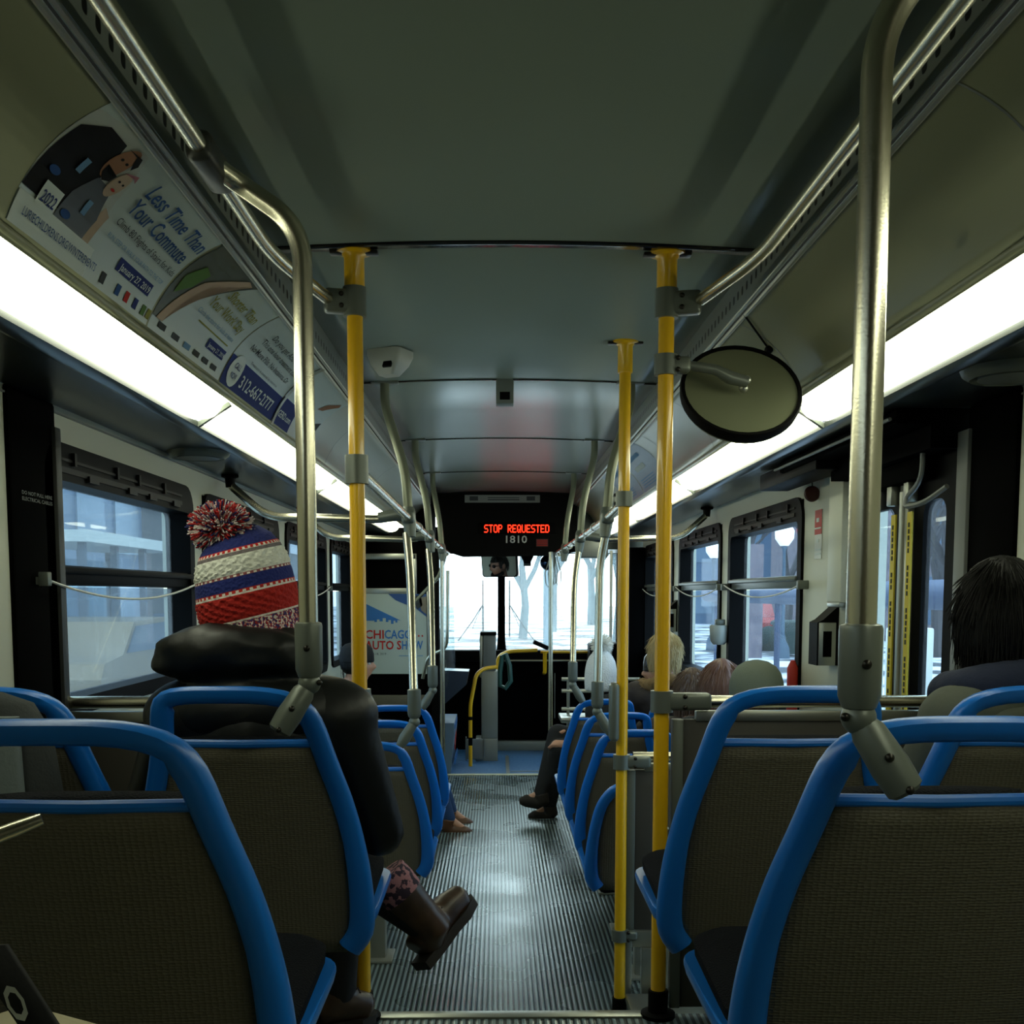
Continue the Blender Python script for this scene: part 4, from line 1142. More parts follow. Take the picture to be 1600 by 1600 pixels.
# driver's screen (partition) with the poster
t = empty('driver_partition', (-.83, 8.62, LZ), 0, 'driver partition with a black upper window and metal frame', 'partition')
L = lambda p: Vector(p) - t.location
def pb(lo, hi, nm, m, bev=.004):
    mb = MB(); mb.b2(L(lo), L(hi), bev); return mb.build(nm, m, t)
pb((-1.14, 8.63, .0), (-.56, 8.66, 1.95), 'board', M['matblack'])
for z0, z1 in ((1.70, 1.745), (1.43, 1.475)): pb((-1.14, 8.60, z0), (-.68, 8.64, z1), 'frame_rail', M['alu'])
pb((-.70, 8.60, 1.40), (-.675, 8.64, 1.745), 'frame_post', M['alu']); pb((-.60, 8.605, .80), (-.57, 8.64, 1.46), 'frame_post', M['alu'])
pb((-1.14, 8.61, .55), (-.60, 8.64, .63), 'lower_rail', M['seatback'])
pb((-.56, 8.58, -.02), (-.50, 8.68, 1.85), 'corner_post', M['black'])
t = empty('show_poster', (-1.10, 8.60, .80), 0, 'white poster reading CHICAGO AUTO SHOW on the driver partition', 'poster')
PW, PH = .50, .63
mb = MB(); mb.b2((0, -.004, 0), (PW, .004, PH)); mb.build('sheet', M['paper'], t, 0)
def pp(poly, m, nm, d): 
    mb = MB(); mb.poly([(u, -.004 - d, v) for u, v in poly], (0, .002, 0)); return mb.build(nm, m, t, 0)
blue_ = mat('poster_bright_blue', (40, 104, 170), .5)
sky = [(.0, .56), (.03, .55), (.30, .42), (.27, .425), (.27, .405), (.255, .405), (.255, .42), (.24, .42), (.24, .395), (.22, .395), (.22, .425), (.2, .425), (.2, .41), (.18, .41), (.18, .44), (.155, .44), (.155, .415), (.13, .415), (.13, .43), (.11, .43), (.11, .41), (.09, .41), (.09, .42), (.0, .42)]
pp(sky, blue_, 'skyline_shape', .002)
pp([(.20, .63), (.26, .58), (.33, .55), (.40, .53), (.5, .45), (.5, .63)], mat('poster_car_blue', (34, 72, 128), .4), 'car_photo', .002)
pp([(.42, .62), (.46, .6), (.47, .54), (.43, .51), (.40, .56)], M['inkdark'], 'wheel', .004); pp([(.44, .6), (.5, .61), (.5, .47), (.46, .5)], mat('poster_tan', (120, 112, 96), .4), 'wheel_arch', .004)
for i, (s_, v) in enumerate((('CHICAGO', .28), ('AUTO SHOW', .195))):
    red_n = 3 if i == 0 else 6
    a, b = s_[:red_n], s_[red_n:]
    wa = .19 if i == 0 else .285
    lettering(a, lambda u, c, v=v: (.015 + u, -.007, v + c), M['inkred'], t, .095, wa * (1 if i else .78), bold=.02, sub=False)
    lettering(b, lambda u, c, v=v, wa=wa, i=i: (.015 + (wa * .81 if i == 0 else wa + .005) + u, -.007, v + c), blue_, t, .095, (.215 if i == 0 else .165), bold=.02, sub=False)
for k_ in range(3): pp(ell(.41 + .028 * k_, .30, .006, .008, 10), M['inkred'], 'star', .002)
lettering('FEB 9-18, 2019', lambda u, c: (.03 + u, -.007, .15 + c), M['inkdark'], t, .025, .15, sub=False)
pp(rect(.28, .14, .47, .146), M['inklight'], 'rule', .002)
# diagonal grab rail by the partition
t = empty('grab_rail', (-.55, 8.0, 1.1), 0, 'curved steel grab rail in front of the driver partition', 'rail')
mb = MB(); mb.tube([Vector(p) - t.location for p in fillet([(-.42, 7.9, 1.70), (-.47, 8.05, 1.56), (-.68, 8.3, 1.36)], .05)], .014, 10)
mb.tube([Vector(p) - t.location for p in fillet([(-.405, 8.0, 1.60), (-.41, 8.0, 1.14), (-.42, 8.02, 1.03), (-.56, 8.08, .97), (-.60, 8.1, .80)], .06)], .013, 10)
mb.build('tube', M['steel'], t)
# clear vinyl shield and driver's console
mb = MB(); mb.sheet([[(-.50, 8.7, 1.75), (-.50, 8.7, .62)], [(-.42, 9.25, 1.72), (-.40, 9.25, .75)]])
thing_mesh(mb, 'vinyl_shield', M['vinyl'], 'clear vinyl shield hanging beside the driver', 'shield', at=(-.46, 9.0, .8), smooth=0)
t = empty('driver_console', (-.45, 9.2, LZ), 0, 'blue and grey console box with a red label beside the driver', 'console')
mb = MB(); mb.poly([(-.40, -.3, 0), (.02, -.3, 0), (.05, -.3, .33), (.05, -.3, .42), (-.4, -.3, .42)], (0, .7, 0)); mb.build('body', mat('console_grey_blue', (104, 128, 150), .4), t)
mb = MB(); mb.box((.048, .06, .24), (.006, .28, .05), Matrix.Rotation(R(20), 3, 'X')); mb.build('red_label', M['red'], t)
mb = MB(); mb.b2((.0485, -.2, .36), (.054, .35, .40)); mb.b2((.0485, -.2, .06), (.054, .35, .12)); mb.build('blue_stripe', blue_, t)
mb = MB(); mb.b2((-.60, 8.70, LZ), (-.505, 8.76, .55), .01); thing_mesh(mb, 'partition_foot', M['grey'], 'grey metal foot post under the partition corner', 'post', at=(-.55, 8.73, LZ))
mb = MB(); mb.poly([(-.52, 9.0, .80), (-.28, 9.0, .79), (-.30, 9.0, .68), (-.50, 9.0, .50)], (0, .3, 0))
thing_mesh(mb, 'side_dash', mat('navy_dash', (40, 52, 70), .35), 'dark blue angled dash shelf beside the fare column', 'dash', at=(-.4, 9.0, .5))
# fare column
t = empty('fare_column', (-.115, 9.68, LZ), 0, 'tall grey fare box column left of the front dash', 'fare box')
mb = MB(); mb.b2((-.12, -.1, 0), (.075, .15, .2), .006); mb.build('base', M['fare'], t)
mb = MB(); mb.b2((-.07, -.095, .2), (.075, .15, .80), .008); mb.build('body', M['fare'], t)
mb = MB(); mb.b2((-.055, -.06, .80), (.06, .1, 1.12), .008); mb.build('head', M['grey'], t)
mb = MB(); mb.b2((-.08, -.075, 1.115), (.065, .11, 1.145), .006); mb.build('cap', M['black'], t)
mb = MB(); mb.b2((-.085, -.04, .74), (-.055, .08, 1.12), .008); mb.build('side_slot', M['alu'], t)
mb = MB(); mb.b2((-.2, -.13, .02), (-.05, -.1, .2), .006); mb.b2((-.21, -.14, .01), (-.2, -.1, .22)); mb.b2((-.05, -.14, .05), (-.035, -.1, .2)); mb.build('coin_door', M['grey'], t)
# yellow grab rails
t = empty('yellow_rail', (-.28, 9.35, LZ), 0, 'yellow bent handrail rising beside the fare column', 'rail', 'yellow front rails')
mb = MB(); mb.tube([Vector(p) - t.location for p in fillet([(-.275, 9.3, LZ), (-.275, 9.3, .48), (-.225, 9.33, .74), (-.16, 9.36, .79), (-.05, 9.42, .80)], .05)], .0165, 12); mb.build('tube', M['yellow'], t)
mb = MB(); mb.cyl((.005, -.05, .13 + .05), (.005, -.05, .25), .018); mb.cyl((.005, -.05, .40), (.005, -.05, .43), .018); mb.build('collar', M['black'], t)
t = empty('yellow_rail', (.1, 10.1, .9), 0, 'yellow horizontal grab rail across the front dash', 'rail', 'yellow front rails')
mb = MB(); mb.tube([Vector(p) - t.location for p in fillet([(-.06, 9.9, .72), (-.03, 9.98, .86), (.06, 10.08, .90), (.33, 10.1, .91)], .05)], .018, 12); mb.tube([Vector(p) - t.location for p in ((.36, 10.15, .89), (.95, 10.15, .89))], .012, 10); mb.tube([Vector(p) - t.location for p in fillet([(.40, 10.12, .90), (.40, 10.12, .70), (.40, 10.32, .68)], .02)], .018, 10); mb.build('tube', M['yellow'], t)
mb = MB(); mb.tube([(-.02 + .0, 9.62, .62), (.03, 9.6, .60), (.075, 9.6, .66), (.065, 9.62, .80), (.03, 9.63, .90), (0, 9.63, .88), (-.02, 9.62, .74)], .022, 8, closed=True)
thing_mesh(mb, 'rail_strap', mat('teal_strap', (44, 84, 78), .35), 'dark teal plastic loop strapped on the fare column', 'strap', at=(.02, 9.62, .7))
mb = MB(); mb.box((.36, 10.05, .96), (.15, .1, .04), Matrix.Rotation(R(24), 3, 'Y'), .01); thing_mesh(mb, 'ticket_reader', M['black'], 'dark wedge shaped reader on the yellow dash rail', 'reader', at=(.36, 10.05, .93))
mb = MB(); mb.b2((.80, 9.9, .70), (1.08, 10.2, .98), .02); thing_mesh(mb, 'dash_box', M['black'], 'black box on the dash behind the white pompom hat', 'box', at=(.94, 10.05, .7))
t = empty('luggage_rack', (.75, 8.3, LZ), 0, 'low metal rack with rails before the front door', 'rack')
mb = MB()
for z in (.60, .74, .83): mb.tube([(-.3, 0, z), (.3, 0, z)], .014, 10)
for x in (-.25, .2): mb.tube([(x, 0, 0), (x, 0, .83)], .012, 10)
mb.b2((-.32, -.25, .52), (.3, .1, .56), .01)
mb.build('frame', M['alu'], t)

# ------------------------------------------------------------------ people
def head_mesh(mb, c, s=1.0, yaw=0, pitch=0, roll=0, nose=1.0):
    """a head with brow, nose, lips, chin, ears; s scales a 0.235 m tall head, facing +y"""
    b = bmesh.new()
    bmesh.ops.create_uvsphere(b, u_segments=40, v_segments=30, radius=1)
    G = lambda p, q, r: math.exp(-((p[0] - q[0]) ** 2 / r[0] ** 2 + (p[1] - q[1]) ** 2 / r[1] ** 2 + (p[2] - q[2]) ** 2 / r[2] ** 2))
    for v in b.verts:
        x, y, z = v.co
        p = [x * .076, y * .096, z * .117]
        if p[2] < -.01:
            f = min(1, (-.01 - p[2]) / .10); p[0] *= 1 - .30 * f
            if p[1] < 0: p[1] *= 1 - .35 * f
        if p[1] > .05: p[1] = .05 + (p[1] - .05) * .86
        q = tuple(p)
        p[1] += .030 * nose * G(q, (0, .09, -.022), (.013, .05, .022)) + .012 * nose * G(q, (0, .09, .005), (.009, .05, .025))
        p[1] += .010 * G(q, (0, .09, .032), (.05, .05, .010)) - .012 * G(q, (.031, .085, .010), (.016, .05, .012)) - .012 * G(q, (-.031, .085, .010), (.016, .05, .012))
        p[1] += .011 * G(q, (0, .085, -.056), (.022, .05, .006)) + .010 * G(q, (0, .085, -.069), (.02, .05, .006)) - .006 * G(q, (0, .085, -.082), (.03, .05, .006))
        p[1] += .016 * G(q, (0, .07, -.103), (.024, .05, .016))
        p[0] *= 1 - .05 * G(q, (0, .02, .03), (1, .05, .03))
        v.co = Vector(p)
    for sx in (-1, 1):
        g = bmesh.ops.create_uvsphere(b, u_segments=14, v_segments=10, radius=1)['verts']
        for v in g: v.co = Vector((sx * (.077 + v.co.x * .010), -.008 + v.co.y * .019, -.005 + v.co.z * .033))
    m = Matrix.Translation(Vector(c)) @ Matrix.Rotation(yaw, 4, 'Z') @ Matrix.Rotation(pitch, 4, 'X') @ Matrix.Rotation(roll, 4, 'Y') @ Matrix.Scale(s, 4)
    for v in b.verts: v.co = m @ v.co
    me = bpy.data.meshes.new('head'); b.to_mesh(me); b.free()
    mb.bm.from_mesh(me); bpy.data.meshes.remove(me)
    return m

def skinned(nodes, edges):
    """tapered limbs laid along a skeleton {joint: (x, y, z, radius)}; voxel() then grows them into one surface"""
    mb = MB()
    for n, (x, y, z, r) in nodes.items(): mb.ball((x, y, z), r, 16, 12)
    for a, b in edges:
        pa, pb_ = Vector(nodes[a][:3]), Vector(nodes[b][:3]); ra, rb = nodes[a][3], nodes[b][3]
        if (pb_ - pa).length > .01: mb.tube([pa.lerp(pb_, k_ / 4) for k_ in range(5)], [ra + (rb - ra) * k_ / 4 for k_ in range(5)], 16)
    me = bpy.data.meshes.new('limbs'); bmesh.ops.recalc_face_normals(mb.bm, faces=mb.bm.faces); mb.bm.to_mesh(me); mb.bm.free()
    return me

def voxel(mb, size, smooth_it=4):
    """one continuous surface out of overlapping pieces"""
    me = bpy.data.meshes.new('v'); mb.bm.to_mesh(me); mb.bm.free()
    o = bpy.data.objects.new('v', me); COL.objects.link(o)
    r = o.modifiers.new('r', 'REMESH'); r.mode = 'VOXEL'; r.voxel_size = size
    if smooth_it:
        s = o.modifiers.new('s', 'SMOOTH'); s.factor = .5; s.iterations = smooth_it
    return frozen(o)

def person(label, x, y, rz, pan, top, coat, trousers, shoes, skin='skin', floor=LZ, width=1.0, pose=None, yaw=0, pitch=0, roll=0, hs=1.0, group='passengers', vox=.0085, dhead=(0, 0, 0)):
    """seated figure; (x, y) is the hip point, pan the seat height, top the crown"""
    t = (top - pan) / .84
    J = dict(pelvis=(0, .02, .10, .105), belly=(0, .005, .26 * t, .105), chest=(0, -.015, .42 * t, .125), collar=(0, -.02, .535 * t, .08), neck=(0, .0, .60 * t, .052), skull=(0, .015, .70 * t, .055),
             shl=(-.165 * width, -.02, .50 * t, .062), ell=(-.235 * width, .05, .26 * t, .045), wrl=(-.11, .25, .17 * t, .030), pal=(-.075, .32, .165 * t, .032),
             shr=(.165 * width, -.02, .50 * t, .062), elr=(.235 * width, .05, .26 * t, .045), wrr=(.11, .25, .17 * t, .030), par=(.075, .32, .165 * t, .032),
             hil=(-.095, .03, .09, .09), knl=(-.11, .43, .10, .062), anl=(-.11, .45, floor - pan + .10, .036), tol=(-.11, .55, floor - pan + .035, .022),
             hir=(.095, .03, .09, .09), knr=(.11, .43, .10, .062), anr=(.11, .45, floor - pan + .10, .036), tor=(.11, .55, floor - pan + .035, .022))
    if pose:
        for k_, v in pose.items(): J[k_] = tuple(v) + (J[k_][3],)
    E = [('pelvis', 'belly'), ('belly', 'chest'), ('chest', 'collar'), ('collar', 'neck'), ('neck', 'skull'),
         ('chest', 'shl'), ('shl', 'ell'), ('ell', 'wrl'), ('wrl', 'pal'), ('chest', 'shr'), ('shr', 'elr'), ('elr', 'wrr'), ('wrr', 'par'),
         ('pelvis', 'hil'), ('hil', 'knl'), ('knl', 'anl'), ('anl', 'tol'), ('pelvis', 'hir'), ('hir', 'knr'), ('knr', 'anr'), ('anr', 'tor')]
    root_loc = Vector((x, y, pan))
    mb = MB(); me = skinned(J, E); mb.bm.from_mesh(me)
    # fingers: four unequal bent chains and a thumb on each hand
    for sx, w_, p_ in ((-1, 'wrl', 'pal'), (1, 'wrr', 'par')):
        W_, P_ = Vector(J[w_][:3]), Vector(J[p_][:3]); d = (P_ - W_).normalized(); a = d.cross(Vector((0, 0, 1))).normalized()
        for i, ln in enumerate((.062, .07, .066, .052)):
            s0 = P_ - d * .02 + a * (-.030 + .020 * i); s1 = s0 + d * ln * .55 + Vector((0, 0, .004)); s2 = s1 + d * ln * .5 + Vector((0, 0, -ln * .4))
            mb.tube([s0, s1, s2], [.0125, .0115, .010], 8)
        th0 = W_.lerp(P_, .4) - a * sx * -.02; mb.tube([th0, th0 + d * .03 + a * sx * -.018, th0 + d * .06 + a * sx * -.014], [.0135, .0125, .0105], 8)
    hc = Vector((J['skull'][0], J['skull'][1] + .012, .725 * t)) + Vector(dhead)
    hm = head_mesh(mb, hc, hs, yaw, pitch, roll)
    body = voxel(mb, vox)
    o = link('person', body, M[skin], None, 60)
    o.location = root_loc; o.rotation_euler = (0, 0, rz)
    tag(o, label, 'person', group)
    # clothes as children
    up = {k_: J[k_] for k_ in ('chest', 'pelvis', 'belly', 'collar', 'shl', 'ell', 'wrl', 'shr', 'elr', 'wrr')}
    up = {k_: v[:3] + (v[3] * (1.16 if k_ in ('belly', 'chest', 'pelvis') else 1.22 if k_ != 'collar' else .95),) for k_, v in up.items()}
    me = skinned(up, [('pelvis', 'belly'), ('belly', 'chest'), ('chest', 'collar'), ('chest', 'shl'), ('shl', 'ell'), ('ell', 'wrl'), ('chest', 'shr'), ('shr', 'elr'), ('elr', 'wrr')])
    mb = MB(); mb.bm.from_mesh(me)
    for sx in (-1, 1): mb.ball((sx * .10 * width, -.02, .48 * t), (.12 * width, .10, .085), 20, 14)
    c_ = link('coat', voxel(mb, .012, 3), M[coat], o, 60)
    lo = {k_: J[k_][:3] + (J[k_][3] * (1.12 if k_ != 'anl' and k_ != 'anr' else 1.3),) for k_ in ('pelvis', 'hil', 'knl', 'anl', 'hir', 'knr', 'anr')}
    me = skinned(lo, [('pelvis', 'hil'), ('hil', 'knl'), ('knl', 'anl'), ('pelvis', 'hir'), ('hir', 'knr'), ('knr', 'anr')])
    mb = MB(); mb.bm.from_mesh(me); link('trousers', voxel(mb, .012, 2), M[trousers], o, 60)
    for a_, b_ in (('anl', 'tol'), ('anr', 'tor')):
        A_, B_ = Vector(J[a_][:3]), Vector(J[b_][:3]); d = B_ - A_
        heel = A_ + Vector((0, -.035, -.06)) if abs(d.z) < .2 else A_
        mb = MB(); mb.tube([A_ + Vector((0, 0, .01)), A_ + Vector((0, -.01, -.04)), heel.lerp(B_, .35), B_ + Vector((0, -.01, 0)), B_ + Vector((0, .03, -.005))], [.05, .052, .046, .042, .02], 14)
        link('shoe', voxel(mb, .008, 2), M[shoes], o, 60)
    return o, hm

def strands(mb, roots, n, length, thick, spread, down=0, seed=1):
    """tufts: roots() -> (point, direction)"""
    rnd = random.Random(seed)
    for _ in range(n):
        p, d = roots(rnd)
        d = (d + Vector((rnd.uniform(-1, 1), rnd.uniform(-1, 1), rnd.uniform(-1, 1))) * spread).normalized()
        l = length * rnd.uniform(.6, 1.1)
        q = p + d * l * .5 + Vector((0, 0, -down * l * .15)); e = p + d * l + Vector((0, 0, -down * l * .6))
        mb.tube([p, q, e], [thick, thick * .9, thick * .4], 4)

def hair_cap(hm, s_front=.4, length=.10, grow=1.14, rag=.012, seed=2, n=260, back=1.0):
    """hair following the skull: cap plus strands, in head space then placed by hm"""
    mb = MB(); b = mb.bm
    g = bmesh.ops.create_uvsphere(b, u_segments=36, v_segments=26, radius=1)['verts']
    kill = []
    for v in g:
        x, y, z = v.co
        p = Vector((x * .076 * grow, y * .096 * grow - .006, z * .117 * grow + .004))
        if z < 0:
            p.z = -length * (-z) ** .9; p.x *= 1 + .12 * (-z); p.y = p.y * (1 - .12 * (-z)) - .012 * (-z) * back
        lim = .55 if z < .35 else 2
        if y > lim * (1 - .0) and z < .5: kill.append(v)
        nz = noise.noise(Vector((x * 9, y * 9, z * 2 + seed)))
        p *= 1 + rag * nz * 4
        v.co = p
    bmesh.ops.delete(b, geom=kill, context='VERTS')
    def roots(r_):
        a = r_.uniform(math.pi * 1.0 - .4, math.pi * 2.0 + .4); z = r_.uniform(-.6, .98)
        k_ = math.sqrt(max(0, 1 - z * z)); x, y = math.cos(a) * k_, math.sin(a) * k_
        p = Vector((x * .076 * grow, y * .096 * grow - .006, z * .117 * grow + .004))
        if z < 0: p.z = -length * (-z) ** .9
        return p * .995, Vector((x, y, 0)).normalized() * max(0, z) * .9 + Vector((0, 0, -1.02 + max(0, z) * .5))
    strands(mb, roots, n * 2, .06, .0012, .12, .1, seed)
    for v in mb.bm.verts: v.co = hm @ v.co
    return mb
def add_hair(o, hm, m, **k_):
    return hair_cap(hm, **k_).build('hair', M[m], o, 60)

def dome(hm, prof, sx=.076, sy=.096, n=28, cy=-.004):
    """hat shell from a profile [(scale, z)], in head space"""
    mb = MB()
    mb.ring_loft([[hm @ Vector((sx * k_ * math.cos(2 * math.pi * i / n), cy + sy * k_ * math.sin(2 * math.pi * i / n), z)) for i in range(n)] for k_, z in prof])
    return mb

# --- passenger in the striped pompom hat
HX, HY = -.535, 2.285
pose = dict(skull=(-.02, .02, .60), neck=(-.01, .0, .50), collar=(0, -.02, .44), shr=(.165, -.02, .40), shl=(-.165, -.02, .40), elr=(.235, .05, .165), wrr=(.14, .26, .12), par=(.09, .32, .13),
            knl=(-.06, .40, .13), anl=(.315, .352, -.135), tol=(.345, .385, -.145), knr=(.10, .38, .06), anr=(.085, .41, -.33), tor=(.12, .44, -.395), ell=(-.28, .06, .17))
o, hm = person('person in a black puffer coat and striped pompom knit hat, seen from behind', HX, HY, 0, PZ + .42, 1.50, 'puffer', 'blackcloth', 'boot', floor=PZ, width=1.12, pose=pose, yaw=R(-8), roll=R(-9), hs=.98, dhead=(-.015, 0, .03))
hatp = o
for ch in list(o.children):
    if ch.name.startswith('shoe'): bpy.data.objects.remove(ch, do_unlink=True)
# knit hat: bands by height, slanted with the head
def hat_material():
    m = mat('striped_knit', (30, 42, 92), .95)
    nt = m.node_tree; b = nt.nodes['Principled BSDF']
    at_ = nt.nodes.new('ShaderNodeAttribute'); at_.attribute_name = 'band'
    cr = nt.nodes.new('ShaderNodeValToRGB'); cr.color_ramp.interpolation = 'CONSTANT'
    els = [(0, (150, 100, 104)), (.20, (232, 222, 214)), (.215, (176, 34, 26)), (.425, (232, 222, 214)), (.438, (190, 40, 30)), (.468, (30, 42, 112)), (.575, (150, 84, 86)), (.60, (232, 232, 222)), (.76, (120, 110, 112)), (.79, (226, 220, 210)), (.795, (190, 36, 28)), (.822, (30, 40, 108))]
    cr.color_ramp.elements[0].position = 0; cr.color_ramp.elements[0].color = lin(els[0][1])
    cr.color_ramp.elements[1].position = els[1][0]; cr.color_ramp.elements[1].color = lin(els[1][1])
    for p, c in els[2:]:
        e = cr.color_ramp.elements.new(p); e.color = lin(c)
    nt.links.new(at_.outputs['Fac'], cr.inputs[0])
    # speckle on the marled rib and stitch dots on the thin lines
    tc = nt.nodes.new('ShaderNodeTexCoord'); nz = nt.nodes.new('ShaderNodeTexNoise'); nz.inputs['Scale'].default_value = 190; nz.inputs['Detail'].default_value = 1
    nt.links.new(tc.outputs['Object'], nz.inputs['Vector'])
    c2 = nt.nodes.new('ShaderNodeValToRGB'); c2.color_ramp.interpolation = 'CONSTANT'
    c2.color_ramp.elements[0].color = lin((60, 58, 110)); c2.color_ramp.elements[1].position = .45; c2.color_ramp.elements[1].color = lin((170, 44, 44))
    e = c2.color_ramp.elements.new(.55); e.color = lin((226, 216, 208))
    nt.links.new(nz.outputs['Fac'], c2.inputs[0])
    lt = nt.nodes.new('ShaderNodeMath'); lt.operation = 'LESS_THAN'; lt.inputs[1].default_value = .20; nt.links.new(at_.outputs['Fac'], lt.inputs[0])
    an = nt.nodes.new('ShaderNodeAttribute'); an.attribute_name = 'turn'
    def mth(op, *q):
        n = nt.nodes.new('ShaderNodeMath'); n.operation = op
        for i, v in enumerate(q):
            if hasattr(v, 'links'): nt.links.new(v, n.inputs[i])
            else: n.inputs[i].default_value = v
        return n.outputs[0]
    dots = mth('GREATER_THAN', mth('SINE', mth('MULTIPLY', an.outputs['Fac'], 46.0)), .1)
    row = None
    for f0, hw_ in ((.210, .008), (.452, .010), (.588, .008), (.806, .011)):
        g_ = mth('LESS_THAN', mth('ABSOLUTE', mth('SUBTRACT', at_.outputs['Fac'], f0)), hw_)
        row = g_ if row is None else mth('MAXIMUM', row, g_)
    mk = mth('MULTIPLY', row, dots)
    md = nt.nodes.new('ShaderNodeMix'); md.data_type = 'RGBA'; md.inputs['B'].default_value = lin((236, 226, 216))
    nt.links.new(mk, md.inputs['Factor']); nt.links.new(cr.outputs[0], md.inputs['A'])
    mx = nt.nodes.new('ShaderNodeMix'); mx.data_type = 'RGBA'
    nt.links.new(lt.outputs[0], mx.inputs['Factor']); nt.links.new(md.outputs['Result'], mx.inputs['A']); nt.links.new(c2.outputs[0], mx.inputs['B'])
    nt.links.new(mx.outputs['Result'], b.inputs['Base Color'])
    v = nt.nodes.new('ShaderNodeTexVoronoi'); v.inputs['Scale'].default_value = 150; nt.links.new(tc.outputs['Object'], v.inputs['Vector'])
    bp = nt.nodes.new('ShaderNodeBump'); bp.inputs['Strength'].default_value = .9; bp.inputs['Distance'].default_value = .003
    nt.links.new(v.outputs['Distance'], bp.inputs['Height']); nt.links.new(bp.outputs[0], b.inputs['Normal'])
    return m
NB, NA = 90, 200
prof = [(1.06, -.098), (1.16, -.09), (1.17, -.05), (1.20, -.03), (1.215, .0), (1.18, .035), (1.10, .07), (1.0, .095), (.82, .118), (.55, .135), (.25, .142), (.03, .144)]
def prof_at(f):
    q = f * (len(prof) - 1); i = min(int(q), len(prof) - 2); u = q - i
    return prof[i][0] * (1 - u) + prof[i + 1][0] * u, prof[i][1] * (1 - u) + prof[i + 1][1] * u
zz0, zz1 = -.098, .144
mb = MB(); rings = []
band, turn = [], []
for j in range(NB + 1):
    k_, z = prof_at(j / NB); f = (z - zz0) / (zz1 - zz0)
    ring = []
    for i in range(NA):
        a = 2 * math.pi * i / NA
        bump = 0
        if f < .20: bump = .022 * math.cos(a * 32)
        elif .23 < f < .42: bump = .030 * abs(math.sin(a * 11 + 1.3 * math.sin(z * 300))) - .012 + .016 * math.sin(a * 22 + z * 420)
        elif .61 < f < .75: bump = .040 * abs(math.sin(a * 11 + 1.4 * math.sin(z * 300))) - .012 + .018 * math.sin(a * 22 - z * 420)
        elif f in (.2,): bump = .02
        kk = k_ * (1 + bump)
        ring.append(hm @ Vector((.087 * kk * math.cos(a), -.006 + .100 * kk * math.sin(a), z + .012 * math.sin(a + .6))))
        band.append(f); turn.append(a)
    rings.append(ring)
mb.ring_loft(rings)
hat = mb.build('knit_hat', hat_material(), o, 60)
at_ = hat.data.attributes.new('band', 'FLOAT', 'POINT')
for i in range(min(len(band), len(hat.data.vertices))): at_.data[i].value = band[i]
at_ = hat.data.attributes.new('turn', 'FLOAT', 'POINT')
for i in range(min(len(turn), len(hat.data.vertices))): at_.data[i].value = turn[i]
pc = hm @ Vector((-.022, -.03, .148))
yarn = [mat('yarn_red', (178, 40, 40), .95), mat('yarn_white', (216, 204, 200), .95), mat('yarn_blue', (46, 48, 104), .95)]
mb = MB(); rnd = random.Random(5); cols = []
for i in range(1500):
    d = Vector((rnd.gauss(0, 1), rnd.gauss(0, 1), rnd.gauss(0, 1))).normalized()
    e = pc + Vector((d.x * .068, d.y * .062, d.z * .056)) * rnd.uniform(.8, 1.08)
    n0 = len(mb.bm.faces); mid = pc.lerp(e, .55) + Vector((rnd.uniform(-1, 1), rnd.uniform(-1, 1), rnd.uniform(-1, 1))) * .006
    mb.tube([pc, mid, e], [.0012, .0018, .0016], 4); cols += [(0, 1, 0, 1, 2)[i % 5]] * (len(mb.bm.faces) - n0)
pom = mb.build('pompom', yarn[0], hat, 0)
for m_ in yarn[1:]: pom.data.materials.append(m_)
for p, c in zip(pom.data.polygons, cols): p.material_index = c
# puffy hood lying on the shoulders
mb = MB()
g = bmesh.ops.create_uvsphere(mb.bm, u_segments=48, v_segments=32, radius=1)['verts']
for v in g:
    p = v.co.copy()
    sg = lambda q, e: math.copysign(abs(q) ** e, q)
    p = Vector((sg(p.x, .75), sg(p.y, .8), sg(p.z, .7)))
    wr = noise.noise(p * 2.2) * .10 + noise.noise(p * 5) * .05
    v.co = Vector((-.045 + p.x * .168 * (1 + wr), -.045 + p.y * .10 * (1 + wr), .565 + p.z * .056 * (1 + wr * 1.5) - .018 * p.x * p.x))
mb.ball((-.0, -.04, .44), (.20, .11, .085), 24, 14); mb.ball((0, .02, .30), (.22, .10, .17), 24, 14)
link('hood', voxel(mb, .010, 3), M['puffer'], o, 60)
